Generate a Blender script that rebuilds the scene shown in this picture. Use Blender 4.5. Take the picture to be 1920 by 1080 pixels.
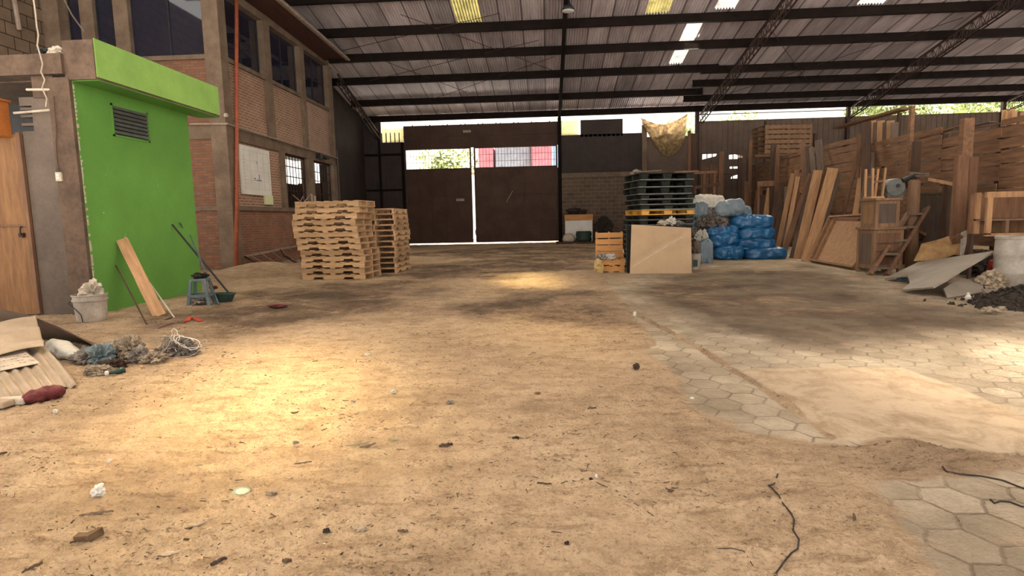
import bpy, bmesh, math, random
import numpy as np
from mathutils import Vector, Matrix, Euler, noise as mnoise
random.seed(7); rng = np.random.default_rng(5)
R = math.radians
C = bpy.context.scene.collection
for o in list(bpy.data.objects): bpy.data.objects.remove(o)

# ---------------------------------------------------------------- camera (hall axis = Y, up = Z, eye 1.3 m)
FPX, VX, VY, ROLL, EYE = 1100., 1025., 409., .022, 1.3
def _n(v): v = np.array(v, float); return v/np.linalg.norm(v)
dY = _n([VX-960, VY-540, FPX]); up = _n(np.cross(dY, _n([1, -ROLL, 0])))
if up[1] > 0: up = -up
dX = _n(np.cross(dY, up))
if dX[0] < 0: dX = -dX
def ray(x, y):
    v = np.array([x-960, y-540, FPX]); return np.array([v@dX, v@dY, v@up])
EY = np.array([0, 0, EYE])
def G(x, y, z=0.): r = ray(x, y); return Vector(EY+r*(z-EYE)/r[2])
def atY(x, y, Y): r = ray(x, y); return Vector(EY+r*Y/r[1])
def atX(x, y, X): r = ray(x, y); return Vector(EY+r*X/r[0])
cam = bpy.data.cameras.new('camera'); cam.sensor_width = 36; cam.lens = FPX/1920*36; cam.clip_end = 400; cam.clip_start = .05
co = bpy.data.objects.new('camera', cam); C.objects.link(co)
co.matrix_world = Matrix(((dX[0], -dX[1], -dX[2], 0), (dY[0], -dY[1], -dY[2], 0), (up[0], -up[1], -up[2], EYE), (0, 0, 0, 1)))
S = bpy.context.scene; S.camera = co

# ---------------------------------------------------------------- light
S.view_settings.view_transform = 'Standard'; S.view_settings.look = 'None'
S.view_settings.exposure = 0.0; S.view_settings.gamma = 1; S.view_settings.use_curve_mapping = False
w = bpy.data.worlds.new('sky'); S.world = w; w.use_nodes = True
bg = w.node_tree.nodes['Background']; bg.inputs[0].default_value = (1, .93, .83, 1); bg.inputs[1].default_value = 2.3
sun = bpy.data.lights.new('sun', 'SUN'); sun.energy = 50; sun.angle = R(1); sun.color = (1, .95, .88)
so = bpy.data.objects.new('sun', sun); C.objects.link(so); so.rotation_euler = Vector((-.42, .02, -.9)).to_track_quat('-Z', 'Y').to_euler()
def roof_z(Y): return 6.7+.18*(31-Y)
def area_lamp(name, loc, aim, sx, sy, power, spread, col):
    l = bpy.data.lights.new(name, 'AREA'); l.shape = 'RECTANGLE'; l.size = sx; l.size_y = sy
    l.energy = power; l.spread = R(spread); l.color = col
    o = bpy.data.objects.new(name, l); C.objects.link(o); o.location = loc
    o.rotation_euler = (Vector(aim)-Vector(loc)).to_track_quat('-Z', 'Y').to_euler(); return o
YEL = (1, .74, .30); WARM = (1, .86, .68)
# area lamps: narrow ones cast the skylight pools, wide ones are added fill
area_lamp('roof_area_lamp', (-5.2, 12.0, roof_z(12.)-.4), (-1.95, 3.8, 0), .9, 2.4, 46, 11, YEL)
area_lamp('roof_area_lamp', (-5.6, 12.0, roof_z(12.)-.4), (-2.6, 3.6, 0), 1.2, 2.4, 95, 34, (1, .80, .50))  # added wide glow to brighten the near left floor
area_lamp('roof_area_lamp', (-3.0, 14.2, roof_z(14.2)-.4), (.2, 6.6, 0), .9, 2.0, 9, 11, YEL)
area_lamp('roof_area_lamp', (1.0, 12.0, roof_z(12.)-.4), (4.3, 4.3, 0), 2.6, 2.2, 80, 12, WARM)
area_lamp('roof_area_lamp', (-2.65, 20.9, roof_z(20.9)-.4), (-.4, 12.2, 0), .8, 1.8, 30, 9, YEL)
area_lamp('roof_area_lamp', (-4, 9.5, roof_z(9.5)-.2), (-4.5, 11, 0), .9, 2.5, 260, 130, WARM)  # added fill lamp, no roof panel above it
area_lamp('roof_area_lamp', (5.7, 24.0, roof_z(24)-.25), (4.5, 17, 0), .5, 2.2, 330, 130, WARM)  # added wide fill below the long skylight strip
area_lamp('roof_area_lamp', (11, 21, roof_z(21)-.25), (9, 15, 0), .8, 2.2, 420, 130, WARM)  # added wide fill toward the right-hand fence
area_lamp('roof_area_lamp', (-2.6, 20.9, roof_z(20.9)-.25), (-3, 21, 0), .8, 1.6, 160, 140, WARM)  # added wide fill for the far middle of the hall

# ---------------------------------------------------------------- node materials
def _nt(name):
    m = bpy.data.materials.new(name); m.use_nodes = True; nt = m.node_tree
    return m, nt, nt.nodes['Principled BSDF']
def nd(nt, t, **k):
    n = nt.nodes.new(t)
    for a, b in k.items():
        if a.startswith('i_'): n.inputs[a[2:].replace('_', ' ')].default_value = b
        else: setattr(n, a, b)
    return n
def lk(nt, a, b): nt.links.new(a, b)
def coords(nt, scale=(1, 1, 1), rnd=True):
    tc = nd(nt, 'ShaderNodeTexCoord'); mp = nd(nt, 'ShaderNodeMapping'); mp.inputs['Scale'].default_value = scale
    if rnd:
        oi = nd(nt, 'ShaderNodeObjectInfo'); mu = nd(nt, 'ShaderNodeMath', operation='MULTIPLY'); mu.inputs[1].default_value = 37.
        lk(nt, oi.outputs['Random'], mu.inputs[0]); ad = nd(nt, 'ShaderNodeVectorMath', operation='ADD')
        lk(nt, tc.outputs['Object'], ad.inputs[0]); lk(nt, mu.outputs[0], ad.inputs[1]); lk(nt, ad.outputs[0], mp.inputs['Vector'])
    else: lk(nt, tc.outputs['Object'], mp.inputs['Vector'])
    return mp.outputs[0]
def noise_(nt, vec, scale, detail=5, rough=.6, dist=0):
    n = nd(nt, 'ShaderNodeTexNoise'); n.inputs['Scale'].default_value = scale; n.inputs['Detail'].default_value = detail
    n.inputs['Roughness'].default_value = rough; n.inputs['Distortion'].default_value = dist; lk(nt, vec, n.inputs['Vector']); return n.outputs['Fac']
def ramp(nt, fac, stops):
    r = nd(nt, 'ShaderNodeValToRGB'); e = r.color_ramp.elements
    while len(e) < len(stops): e.new(.5)
    for i, (p, c) in enumerate(stops): e[i].position = p; e[i].color = (*c, 1) if len(c) == 3 else c
    lk(nt, fac, r.inputs[0]); return r.outputs[0]
def mix(nt, fac, a, b, mode='MIX'):
    m = nd(nt, 'ShaderNodeMix', data_type='RGBA', blend_type=mode)
    for s, v in ((0, fac), (6, a), (7, b)):
        if hasattr(v, 'links') or hasattr(v, 'is_output'): lk(nt, v, m.inputs[s])
        elif isinstance(v, (int, float)): m.inputs[s].default_value = v
        else: m.inputs[s].default_value = (*v, 1)
    return m.outputs[2]
def bump(nt, h, s, d=.01, prev=None):
    b = nd(nt, 'ShaderNodeBump'); b.inputs['Strength'].default_value = s; b.inputs['Distance'].default_value = d
    lk(nt, h, b.inputs['Height'])
    if prev: lk(nt, prev, b.inputs['Normal'])
    return b.outputs[0]
def k3(c, f): return tuple(min(1, v*f) for v in c)
def mat(name, col, col2=None, scale=3, rough=.85, metal=0, stretch=(1, 1, 1), fine=.25, bmp=.3, bscale=40, var=.12, spec=.3, lo=.35, hi=.65):
    m, nt, b = _nt(name); v = coords(nt, stretch)
    f = noise_(nt, v, scale, 6, .62)
    c = ramp(nt, f, [(lo, col), (hi, col2 or k3(col, .7))])
    f2 = noise_(nt, v, bscale, 3, .7)
    c = mix(nt, fine, c, ramp(nt, f2, [(.3, (.45, .45, .45)), (.7, (1, 1, 1))]), 'MULTIPLY')
    oi = nd(nt, 'ShaderNodeObjectInfo'); c = mix(nt, 1.0, c, ramp(nt, oi.outputs['Random'], [(0, (1-var,)*3), (1, (1, 1, 1))]), 'MULTIPLY')
    lk(nt, c, b.inputs['Base Color']); b.inputs['Roughness'].default_value = rough; b.inputs['Metallic'].default_value = metal
    b.inputs['Specular IOR Level'].default_value = spec
    if bmp: lk(nt, bump(nt, f2, bmp, .01), b.inputs['Normal'])
    return m
def wood(name, col, col2, axis='Y', rough=.8, var=.25):
    st = {'X': (.12, 1, 1), 'Y': (1, .12, 1), 'Z': (1, 1, .12)}[axis]
    return mat(name, col, col2, 14, rough, 0, st, .3, .35, 60, var)
def brick_mat(name, plane, c1, c2, mortar, bw=.24, bh=.075, ms=.012, rough=.85, off=0, bstr=.6, gloss=False):
    m, nt, b = _nt(name); tc = nd(nt, 'ShaderNodeTexCoord'); se = nd(nt, 'ShaderNodeSeparateXYZ'); cb = nd(nt, 'ShaderNodeCombineXYZ')
    lk(nt, tc.outputs['Object'], se.inputs[0]); lk(nt, se.outputs[1 if plane == 'X' else 0], cb.inputs[0]); lk(nt, se.outputs[2], cb.inputs[1])
    br = nd(nt, 'ShaderNodeTexBrick'); lk(nt, cb.outputs[0], br.inputs['Vector']); br.inputs['Scale'].default_value = 1
    br.inputs['Brick Width'].default_value = bw; br.inputs['Row Height'].default_value = bh; br.inputs['Mortar Size'].default_value = ms
    br.inputs['Color1'].default_value = (*c1, 1); br.inputs['Color2'].default_value = (*c2, 1); br.inputs['Mortar'].default_value = (*mortar, 1); br.inputs['Bias'].default_value = -.1
    f = noise_(nt, tc.outputs['Object'], 2.2, 6); c = mix(nt, .75, br.outputs['Color'], ramp(nt, f, [(.3, (.6, .58, .55)), (.7, (1, 1, 1))]), 'MULTIPLY')
    lk(nt, c, b.inputs['Base Color']); b.inputs['Roughness'].default_value = rough; b.inputs['Specular IOR Level'].default_value = .5 if gloss else .2
    inv = nd(nt, 'ShaderNodeMath', operation='SUBTRACT'); inv.inputs[0].default_value = 1; lk(nt, br.outputs['Fac'], inv.inputs[1])
    n1 = bump(nt, inv.outputs[0], bstr, .012); n2 = bump(nt, noise_(nt, tc.outputs['Object'], 50, 3), .3, .01, n1)
    lk(nt, n2, b.inputs['Normal']); return m

M = {}
M['concrete'] = mat('old_concrete', (.22, .16, .11), (.145, .10, .07), 2.5, .9, fine=.35, bmp=.5, bscale=25, var=.1)
M['rough_concrete'] = mat('rough_concrete', (.16, .105, .072), (.09, .06, .042), 4, .95, fine=.5, bmp=.9, bscale=14, var=.05)
M['plaster'] = mat('bare_plaster', (.15, .115, .09), (.10, .078, .062), 1.6, .9, fine=.3, bmp=.3, bscale=20, var=0)
M['green'] = mat('green_paint', (.125, .31, .052), (.095, .24, .04), 1.3, .75, fine=.12, bmp=.25, bscale=18, var=0, lo=.3, hi=.75)
M['green_light'] = mat('light_green_paint', (.24, .42, .09), (.19, .34, .075), 1.8, .75, fine=.12, bmp=.2, bscale=18, var=0)
M['brick_x'] = brick_mat('brick_lower', 'X', (.27, .115, .07), (.20, .085, .055), (.26, .19, .14), ms=.01)
M['brick_up'] = brick_mat('brick_upper', 'X', (.33, .155, .09), (.25, .11, .065), (.42, .33, .25), .26, .085, .016, rough=.55, bstr=1, gloss=True)
M['brick_y'] = brick_mat('brick_front', 'Y', (.28, .13, .075), (.19, .09, .055), (.16, .11, .08))
M['block_x'] = brick_mat('block_side', 'X', (.22, .16, .11), (.17, .125, .085), (.035, .025, .02), .45, .33, .012)
M['block_y'] = brick_mat('block_back', 'Y', (.15, .105, .075), (.11, .08, .058), (.22, .16, .12), .42, .2, .014)
M['soffit'] = wood('soffit_boards', (.10, .035, .022), (.06, .022, .015), 'Y')
M['steel'] = mat('dark_steel', (.035, .022, .018), (.06, .03, .022), 5, .6, .3, var=.15)
M['purlin'] = mat('purlin_steel', (.006, .004, .0035), (.014, .008, .006), 4, .8, 0, spec=.1, var=.15, bmp=.1)
M['gate'] = mat('gate_sheet', (.055, .028, .019), (.085, .045, .03), 1.2, .7, .1, fine=.3, var=.1, bmp=.15, bscale=15)
M['sheet_dark'] = mat('dark_sheet', (.035, .025, .022), (.055, .038, .032), 1.5, .7, .1, var=.15, bmp=.1)
M['sheet_brown'] = mat('brown_old_sheet', (.17, .12, .092), (.12, .082, .062), 1.5, .8, .05, var=.15, bmp=.1)
M['orange_pipe'] = mat('orange_paint', (.45, .12, .055), (.30, .08, .045), 6, .6, var=0)
M['galv'] = mat('grey_conduit', (.38, .30, .24), (.25, .19, .15), 6, .6, .2, var=.1)
M['pine'] = wood('pallet_pine', (.62, .40, .22), (.44, .26, .13), 'X', var=.35)
M['pine_y'] = wood('pallet_pine_deck', (.56, .35, .19), (.40, .23, .12), 'Y', var=.35)
M['pine_orange'] = wood('orange_pine', (.60, .30, .11), (.45, .21, .07), 'X', var=.1)
M['plank_light'] = wood('light_plank', (.52, .30, .15), (.36, .20, .10), 'Z', var=.2)
M['plank_mid'] = wood('brown_plank', (.25, .13, .072), (.15, .08, .046), 'Z', var=.3)
M['plank_dark'] = wood('dark_plank', (.10, .055, .035), (.06, .035, .025), 'Z', var=.3)
M['plank_grey'] = wood('grey_plank', (.17, .125, .09), (.11, .08, .06), 'Z', var=.2)
M['fence'] = wood('fence_planks', (.27, .145, .078), (.15, .08, .044), 'Y', var=.1)
M['fence_x'] = wood('fence_planks_back', (.28, .15, .085), (.17, .09, .055), 'X', var=.1)
M['cabinet'] = wood('cabinet_wood', (.26, .15, .085), (.17, .098, .056), 'Z', var=.05)
M['cabinet_panel'] = wood('cabinet_panel', (.32, .18, .09), (.22, .12, .065), 'Z', var=.15)
M['table'] = wood('grey_brown_board', (.13, .095, .07), (.085, .06, .045), 'Z', var=.1)
M['blackplastic'] = mat('dark_plastic', (.010, .011, .009), (.024, .024, .019), 8, .75, var=.25, spec=.15)
M['greyplastic'] = mat('grey_plastic', (.13, .14, .125), (.08, .085, .075), 8, .5, var=.3, spec=.5)
M['yellowplastic'] = mat('yellow_plastic', (.60, .30, .03), (.45, .22, .03), 8, .5, var=0, spec=.5)
M['cardboard'] = mat('cardboard', (.42, .295, .18), (.34, .23, .14), 1.5, .9, fine=.12, bmp=.1, var=0)
M['blue_sack'] = mat('blue_woven', (.010, .095, .26), (.014, .16, .37), 5, .38, fine=.25, bmp=.35, bscale=22, var=.2, spec=.6)
M['greyblue_sack'] = mat('greyblue_woven', (.17, .24, .30), (.26, .32, .36), 5, .5, bmp=.4, bscale=22, var=.3)
M['white_sack'] = mat('white_woven', (.62, .58, .50), (.42, .42, .38), 5, .6, bmp=.4, bscale=18, var=.15)
M['greywhite'] = mat('grey_rag', (.36, .31, .26), (.13, .11, .10), 14, .85, fine=.5, bmp=.8, bscale=26, var=.2)
M['teal_cloth'] = mat('teal_cloth', (.20, .25, .25), (.10, .13, .14), 9, .6, bmp=.5, bscale=26, var=0)
M['tan_rag'] = mat('tan_rag', (.56, .45, .32), (.24, .18, .125), 16, .9, fine=.5, bmp=.9, bscale=30, var=.2)
M['yellow_cloth'] = mat('yellow_cloth', (.52, .38, .17), (.4, .27, .1), 8, .8, var=0)
M['red_sack'] = mat('red_mesh', (.19, .032, .036), (.09, .018, .02), 18, .7, fine=.5, bmp=.6, bscale=70, var=0)
M['red'] = mat('red_plastic', (.55, .06, .03), (.35, .05, .03), 8, .5, var=.1)
M['stool'] = mat('bluegrey_plastic', (.11, .155, .165), (.075, .105, .115), 6, .5, var=0, bmp=.1)
M['green_plastic'] = mat('dark_green_plastic', (.025, .055, .042), (.02, .035, .026), 6, .5, var=0)
M['black'] = mat('black_paint', (.015, .015, .017), (.03, .03, .03), 6, .5, var=.2)
M['bucket'] = mat('dusty_white_bucket', (.50, .44, .37), (.30, .25, .20), 4, .7, fine=.4, var=.1)
M['drum'] = mat('white_drum', (.46, .42, .36), (.28, .24, .20), 3, .6, fine=.35, var=.1)
M['white'] = mat('white_board', (.70, .68, .62), (.60, .58, .53), 2, .5, fine=.1, bmp=0, var=0)
M['offwhite'] = mat('offwhite', (.60, .52, .42), (.42, .36, .28), 9, .7, fine=.3, var=.1)
M['ink'] = mat('grey_ink', (.18, .20, .24), (.25, .27, .3), 9, .8, bmp=0, var=0)
M['paleink'] = mat('pale_ink', (.48, .48, .48), (.52, .52, .52), 9, .8, bmp=0, var=0)
M['poster_green'] = mat('poster_green', (.55, .62, .28), (.7, .7, .5), 30, .6, bmp=0, var=0)
M['pink'] = mat('pink_paper', (.62, .42, .33), (.5, .32, .25), 9, .7, bmp=0, var=0)
M['sheet'] = mat('dusty_sheet', (.46, .36, .26), (.36, .275, .19), 3, .75, .1, fine=.25, bmp=.2, var=.05)
M['sheet_rust'] = mat('brown_sheet', (.13, .08, .05), (.08, .05, .035), 3, .85, fine=.3, var=.05)
M['greyboard'] = mat('grey_board', (.29, .25, .20), (.23, .195, .15), 3, .7, fine=.2, bmp=.1, var=.1)
M['board_edge'] = mat('board_edge', (.55, .50, .42), (.4, .35, .3), 9, .7, var=0)
M['foam'] = mat('yellowed_slab', (.50, .33, .15), (.30, .16, .07), 5, .9, fine=.4, bmp=.5, var=0)
M['rubble'] = mat('dark_rubble', (.028, .022, .017), (.065, .05, .038), 12, .95, fine=.6, bmp=1, bscale=30, var=.3)
M['chip'] = mat('wood_chip', (.35, .22, .12), (.15, .09, .05), 20, .9, var=.6)
M['midchip'] = mat('brown_chip', (.22, .15, .09), (.13, .09, .06), 20, .9, var=.6)
M['darkchip'] = mat('dark_chip', (.09, .06, .04), (.16, .11, .075), 20, .9, var=.6)
M['leaf'] = mat('dry_green', (.30, .30, .18), (.22, .22, .13), 12, .8, var=.2)
M['glasspiece'] = mat('pale_disc', (.20, .25, .20), (.27, .30, .22), 8, .35, var=0)
M['wire'] = mat('black_wire', (.03, .02, .018), None, 9, .5, bmp=0, var=0)
M['pale_cable'] = mat('pale_cable', (.45, .37, .28), None, 9, .6, bmp=0, var=0)
M['doorwood'] = wood('plywood_door', (.27, .14, .06), (.17, .085, .04), 'Z', var=0)
M['orangebox'] = mat('orange_box', (.50, .17, .035), (.36, .11, .03), 4, .6, var=0, bmp=.1)
M['bike'] = mat('bike_metal', (.05, .045, .045), (.14, .12, .11), 12, .4, .5, var=0)
M['foliage'] = mat('sunlit_leaves', (.72, .78, .40), (.40, .50, .20), 3.5, .8, fine=.5, bmp=0, var=.3)
M['out_red'] = mat('red_truck', (.62, .22, .27), None, 2, .6, bmp=0, var=0)
M['out_blue'] = mat('blue_truck', (.25, .45, .65), None, 2, .6, bmp=0, var=0)
M['out_grey'] = mat('grey_panel', (.30, .32, .38), None, 2, .6, bmp=0, var=0)
M['out_ground'] = mat('yard', (.68, .64, .6), (.58, .54, .5), 1, .9, var=0)
M['lamp_white'] = mat('lamp_glass', (.75, .73, .7), None, 2, .3, bmp=0, var=0)

def glass_mat():
    m, nt, b = _nt('dark_window_glass'); b.inputs['Base Color'].default_value = (.012, .014, .028, 1); b.inputs['Roughness'].default_value = .04
    b.inputs['Specular IOR Level'].default_value = .9; b.inputs['Coat Weight'].default_value = .4; b.inputs['Coat Roughness'].default_value = .03; return m
M['glass'] = glass_mat()
def translucent(name, col, fac=.85, scale=3):
    m = bpy.data.materials.new(name); m.use_nodes = True; nt = m.node_tree; nt.nodes.remove(nt.nodes['Principled BSDF'])
    out = nt.nodes['Material Output']; v = coords(nt); f = noise_(nt, v, scale, 6); c = ramp(nt, f, [(.35, k3(col, .5)), (.6, col)])
    t = nd(nt, 'ShaderNodeBsdfTranslucent'); d = nd(nt, 'ShaderNodeBsdfDiffuse'); x = nd(nt, 'ShaderNodeMixShader'); x.inputs[0].default_value = fac
    lk(nt, c, t.inputs[0]); lk(nt, c, d.inputs[0]); lk(nt, d.outputs[0], x.inputs[1]); lk(nt, t.outputs[0], x.inputs[2]); lk(nt, x.outputs[0], out.inputs[0]); return m
M['skylight_y'] = translucent('yellowed_fibreglass', (.075, .062, .022), .9)
M['skylight_w'] = translucent('clear_fibreglass', (.12, .112, .10), .9)
M['tarp'] = translucent('torn_tarp', (.50, .36, .19), .5, 5)
M['panel_y'] = translucent('bright_yellow_fibreglass', (.62, .53, .27), .95, .8)
def roof_mat():
    m, nt, b = _nt('corrugated_zinc'); tc = nd(nt, 'ShaderNodeTexCoord'); se = nd(nt, 'ShaderNodeSeparateXYZ'); lk(nt, tc.outputs['Object'], se.inputs[0])
    mu = nd(nt, 'ShaderNodeMath', operation='MULTIPLY'); mu.inputs[1].default_value = 1/.8; lk(nt, se.outputs[0], mu.inputs[0])
    fl = nd(nt, 'ShaderNodeMath', operation='FLOOR'); lk(nt, mu.outputs[0], fl.inputs[0])
    my = nd(nt, 'ShaderNodeMath', operation='MULTIPLY'); my.inputs[1].default_value = 1/6.2; lk(nt, se.outputs[1], my.inputs[0])
    fy = nd(nt, 'ShaderNodeMath', operation='FLOOR'); lk(nt, my.outputs[0], fy.inputs[0])
    cb = nd(nt, 'ShaderNodeCombineXYZ'); lk(nt, fl.outputs[0], cb.inputs[0]); lk(nt, fy.outputs[0], cb.inputs[1])
    wn = nd(nt, 'ShaderNodeTexWhiteNoise', noise_dimensions='2D'); lk(nt, cb.outputs[0], wn.inputs['Vector'])
    c = ramp(nt, wn.outputs['Value'], [(0, (.42, .385, .40)), (.6, (.60, .55, .57)), (1, (.74, .68, .70))])
    fr = nd(nt, 'ShaderNodeMath', operation='FRACT'); lk(nt, mu.outputs[0], fr.inputs[0])
    lap = ramp(nt, fr.outputs[0], [(0, (.35, .33, .33)), (.07, (.4, .38, .38)), (.1, (1, 1, 1))]); c = mix(nt, 1., c, lap, 'MULTIPLY')
    mp = nd(nt, 'ShaderNodeMapping'); mp.inputs['Scale'].default_value = (1, .15, 1); lk(nt, tc.outputs['Object'], mp.inputs[0])
    c = mix(nt, .6, c, ramp(nt, noise_(nt, mp.outputs[0], 3, 6), [(.35, (.5, .42, .4)), (.65, (1, 1, 1))]), 'MULTIPLY')
    lk(nt, c, b.inputs['Base Color']); b.inputs['Roughness'].default_value = .5; b.inputs['Metallic'].default_value = .15; b.inputs['Specular IOR Level'].default_value = .6; return m
M['roof'] = roof_mat()

# ---------------------------------------------------------------- mesh builder
class MB:
    def __init__(s): s.v = []; s.f = []
    def add(s, vs, fs, m=None):
        n = len(s.v); s.v += [tuple(m@Vector(v)) if m else tuple(v) for v in vs]; s.f += [tuple(i+n for i in f) for f in fs]; return s
    def box(s, x0, y0, z0, x1, y1, z1, m=None):
        vs = [(x0, y0, z0), (x1, y0, z0), (x1, y1, z0), (x0, y1, z0), (x0, y0, z1), (x1, y0, z1), (x1, y1, z1), (x0, y1, z1)]
        return s.add(vs, [(0, 3, 2, 1), (4, 5, 6, 7), (0, 1, 5, 4), (1, 2, 6, 5), (2, 3, 7, 6), (3, 0, 4, 7)], m)
    def beam(s, p, q, w, h, upv=(0, 0, 1)):
        p, q = Vector(p), Vector(q); d = (q-p); L = d.length; d.normalize(); u = Vector(upv)
        if abs(d.dot(u)) > .98: u = Vector((0, 1, 0))
        x = d.cross(u).normalized(); u = x.cross(d)
        m = Matrix(((x.x, d.x, u.x, p.x), (x.y, d.y, u.y, p.y), (x.z, d.z, u.z, p.z), (0, 0, 0, 1)))
        return s.box(-w/2, 0, -h/2, w/2, L, h/2, m)
    def tube(s, pts, r, n=8, cap=True):
        pts = [Vector(p) for p in pts]; rs = r if isinstance(r, (list, tuple)) else [r]*len(pts); base = len(s.v); prev = None
        for i, p in enumerate(pts):
            t = (pts[min(i+1, len(pts)-1)]-pts[max(i-1, 0)]).normalized()
            a = prev if prev else (Vector((0, 0, 1)) if abs(t.z) < .9 else Vector((1, 0, 0)))
            x = t.cross(a).normalized(); a = x.cross(t).normalized(); prev = a
            for k in range(n):
                an = 2*math.pi*k/n; s.v.append(tuple(p+(x*math.cos(an)+a*math.sin(an))*rs[i]))
        for i in range(len(pts)-1):
            for k in range(n): s.f.append((base+i*n+k, base+i*n+(k+1) % n, base+(i+1)*n+(k+1) % n, base+(i+1)*n+k))
        if cap: s.f.append(tuple(base+k for k in range(n))[::-1]); s.f.append(tuple(base+(len(pts)-1)*n+k for k in range(n)))
        return s
    def lathe(s, prof, n=24, c=(0, 0, 0), cap=False):
        b = len(s.v); c = Vector(c)
        for r, z in prof:
            for k in range(n): a = 2*math.pi*k/n; s.v.append((c.x+r*math.cos(a), c.y+r*math.sin(a), c.z+z))
        for i in range(len(prof)-1):
            for k in range(n): s.f.append((b+i*n+k, b+i*n+(k+1) % n, b+(i+1)*n+(k+1) % n, b+(i+1)*n+k))
        s.f.append(tuple(b+k for k in range(n))[::-1])
        if cap: s.f.append(tuple(b+(len(prof)-1)*n+k for k in range(n)))
        return s
    def prism(s, poly, vec):
        n = len(poly); vec = Vector(vec); a = [Vector(p) for p in poly]; b = [p+vec for p in a]
        return s.add(a+b, [tuple(range(n))[::-1], tuple(range(n, 2*n))]+[(i, (i+1) % n, n+(i+1) % n, n+i) for i in range(n)])
    def grid(s, fn, nu, nv):
        b = len(s.v)
        for j in range(nv+1):
            for i in range(nu+1): s.v.append(tuple(fn(i/nu, j/nv)))
        for j in range(nv):
            for i in range(nu): k = b+j*(nu+1)+i; s.f.append((k, k+1, k+nu+2, k+nu+1))
        return s
    def build(s, name, m, parent=None, smooth=False, loc=None, bevel=0, solid=0):
        vs = [Vector(v) for v in s.v]
        if parent is None and loc is None:
            lo = [min(v[i] for v in vs) for i in range(3)]; hi = [max(v[i] for v in vs) for i in range(3)]
            loc = ((lo[0]+hi[0])/2, (lo[1]+hi[1])/2, lo[2])
        if parent is None and loc is not None: L = Vector(loc); vs = [v-L for v in vs]
        me = bpy.data.meshes.new(name); me.from_pydata([tuple(v) for v in vs], [], s.f); me.validate(); me.update()
        bm = bmesh.new(); bm.from_mesh(me); bmesh.ops.recalc_face_normals(bm, faces=bm.faces); bm.to_mesh(me); bm.free()
        if smooth: me.polygons.foreach_set('use_smooth', [True]*len(me.polygons))
        me.materials.append(M[m] if isinstance(m, str) else m)
        o = bpy.data.objects.new(name, me); C.objects.link(o)
        if parent is not None: o.parent = parent
        elif loc is not None: o.location = loc
        if solid: md = o.modifiers.new('t', 'SOLIDIFY'); md.thickness = solid; md.offset = 0
        if bevel: md = o.modifiers.new('b', 'BEVEL'); md.width = bevel; md.segments = 2; md.limit_method = 'ANGLE'
        return o
def tag(o, label=None, cat=None, group=None, kind=None):
    if label: o['label'] = label
    if cat: o['category'] = cat
    if group: o['group'] = group
    if kind: o['kind'] = kind
    return o
def thing(name, label, cat, loc=(0, 0, 0), rz=0, group=None, mw=None):
    o = bpy.data.objects.new(name, None); C.objects.link(o); o.empty_display_size = .1
    if mw is not None: o.matrix_world = mw
    else: o.location = loc; o.rotation_euler = (0, 0, rz)
    return tag(o, label, cat, group)
def struct(mb, name, m, **k): return tag(mb.build(name, m, **k), kind='structure')
def sbox(name, m, *b, **k): return struct(MB().box(*b), name, m, loc=(0, 0, 0), **k)
def copy_tree(o):
    c = o.copy(); C.objects.link(c)
    for ch in list(o.children):
        d = ch.copy(); C.objects.link(d); d.parent = c
    return c
def frame_matrix(o, x, y, z):
    o, x, y, z = Vector(o), Vector(x).normalized(), Vector(y).normalized(), Vector(z).normalized()
    return Matrix(((x.x, y.x, z.x, o.x), (x.y, y.y, z.y, o.y), (x.z, y.z, z.z, o.z), (0, 0, 0, 1)))


# ---------------------------------------------------------------- floor: loose dirt over hexagonal pavers and a cast slab
def vnoise(x, y, seed=0):
    xi = np.floor(x).astype(np.int64); yi = np.floor(y).astype(np.int64); xf = x-xi; yf = y-yi
    def h(a, b):
        n = (a*374761393+b*668265263+seed*1442695041) & 0xffffffff; n = ((n ^ (n >> 13))*1274126177) & 0xffffffff
        return ((n ^ (n >> 16)) & 0xffff)/65535.
    u = xf*xf*(3-2*xf); v = yf*yf*(3-2*yf)
    return (h(xi, yi)*(1-u)+h(xi+1, yi)*u)*(1-v)+(h(xi, yi+1)*(1-u)+h(xi+1, yi+1)*u)*v
def fbm(x, y, oct=4, seed=0, gain=.5):
    t = 0; a = 1; s = 0
    for k in range(oct): t = t+a*vnoise(x*2**k, y*2**k, seed+k); s += a; a *= gain
    return t/s
def sdf(poly, X, Y):
    P = np.array(poly); d = np.full(X.shape, 1e9); inside = np.zeros(X.shape, bool)
    for i in range(len(P)):
        a, b = P[i], P[(i+1) % len(P)]; e = b-a; wx, wy = X-a[0], Y-a[1]
        t = np.clip((wx*e[0]+wy*e[1])/(e@e), 0, 1); d = np.minimum(d, np.hypot(wx-t*e[0], wy-t*e[1]))
        c = ((a[1] > Y) != (b[1] > Y)) & (X < (b[0]-a[0])*(Y-a[1])/(b[1]-a[1]+1e-12)+a[0]); inside ^= c
    return np.where(inside, d, -d)
def g2(x, y): p = G(x, y); return (p.x, p.y)
PAVE1 = [g2(1100, 470), g2(1120, 500), g2(1155, 545), g2(1195, 610), g2(1250, 690), g2(1325, 785), g2(1400, 812), g2(1500, 826), g2(1560, 830), g2(1700, 838), g2(1920, 850), (9, 3.1), (14, 3.), (14, 31), (2.5, 31)]
PAVE2 = [g2(1590, 895), g2(1760, 885), g2(1960, 875), (5, 2.6), (5, .5), (1.2, .5), g2(1800, 1085), g2(1700, 990)]
SLAB = [g2(1395, 692), g2(1690, 690), g2(1800, 728), g2(1960, 800), g2(2100, 860), g2(1700, 836), g2(1560, 826)]
TRENCH = [g2(1195, 590), g2(1300, 645), g2(1380, 695), g2(1460, 745), g2(1560, 820)]
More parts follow.
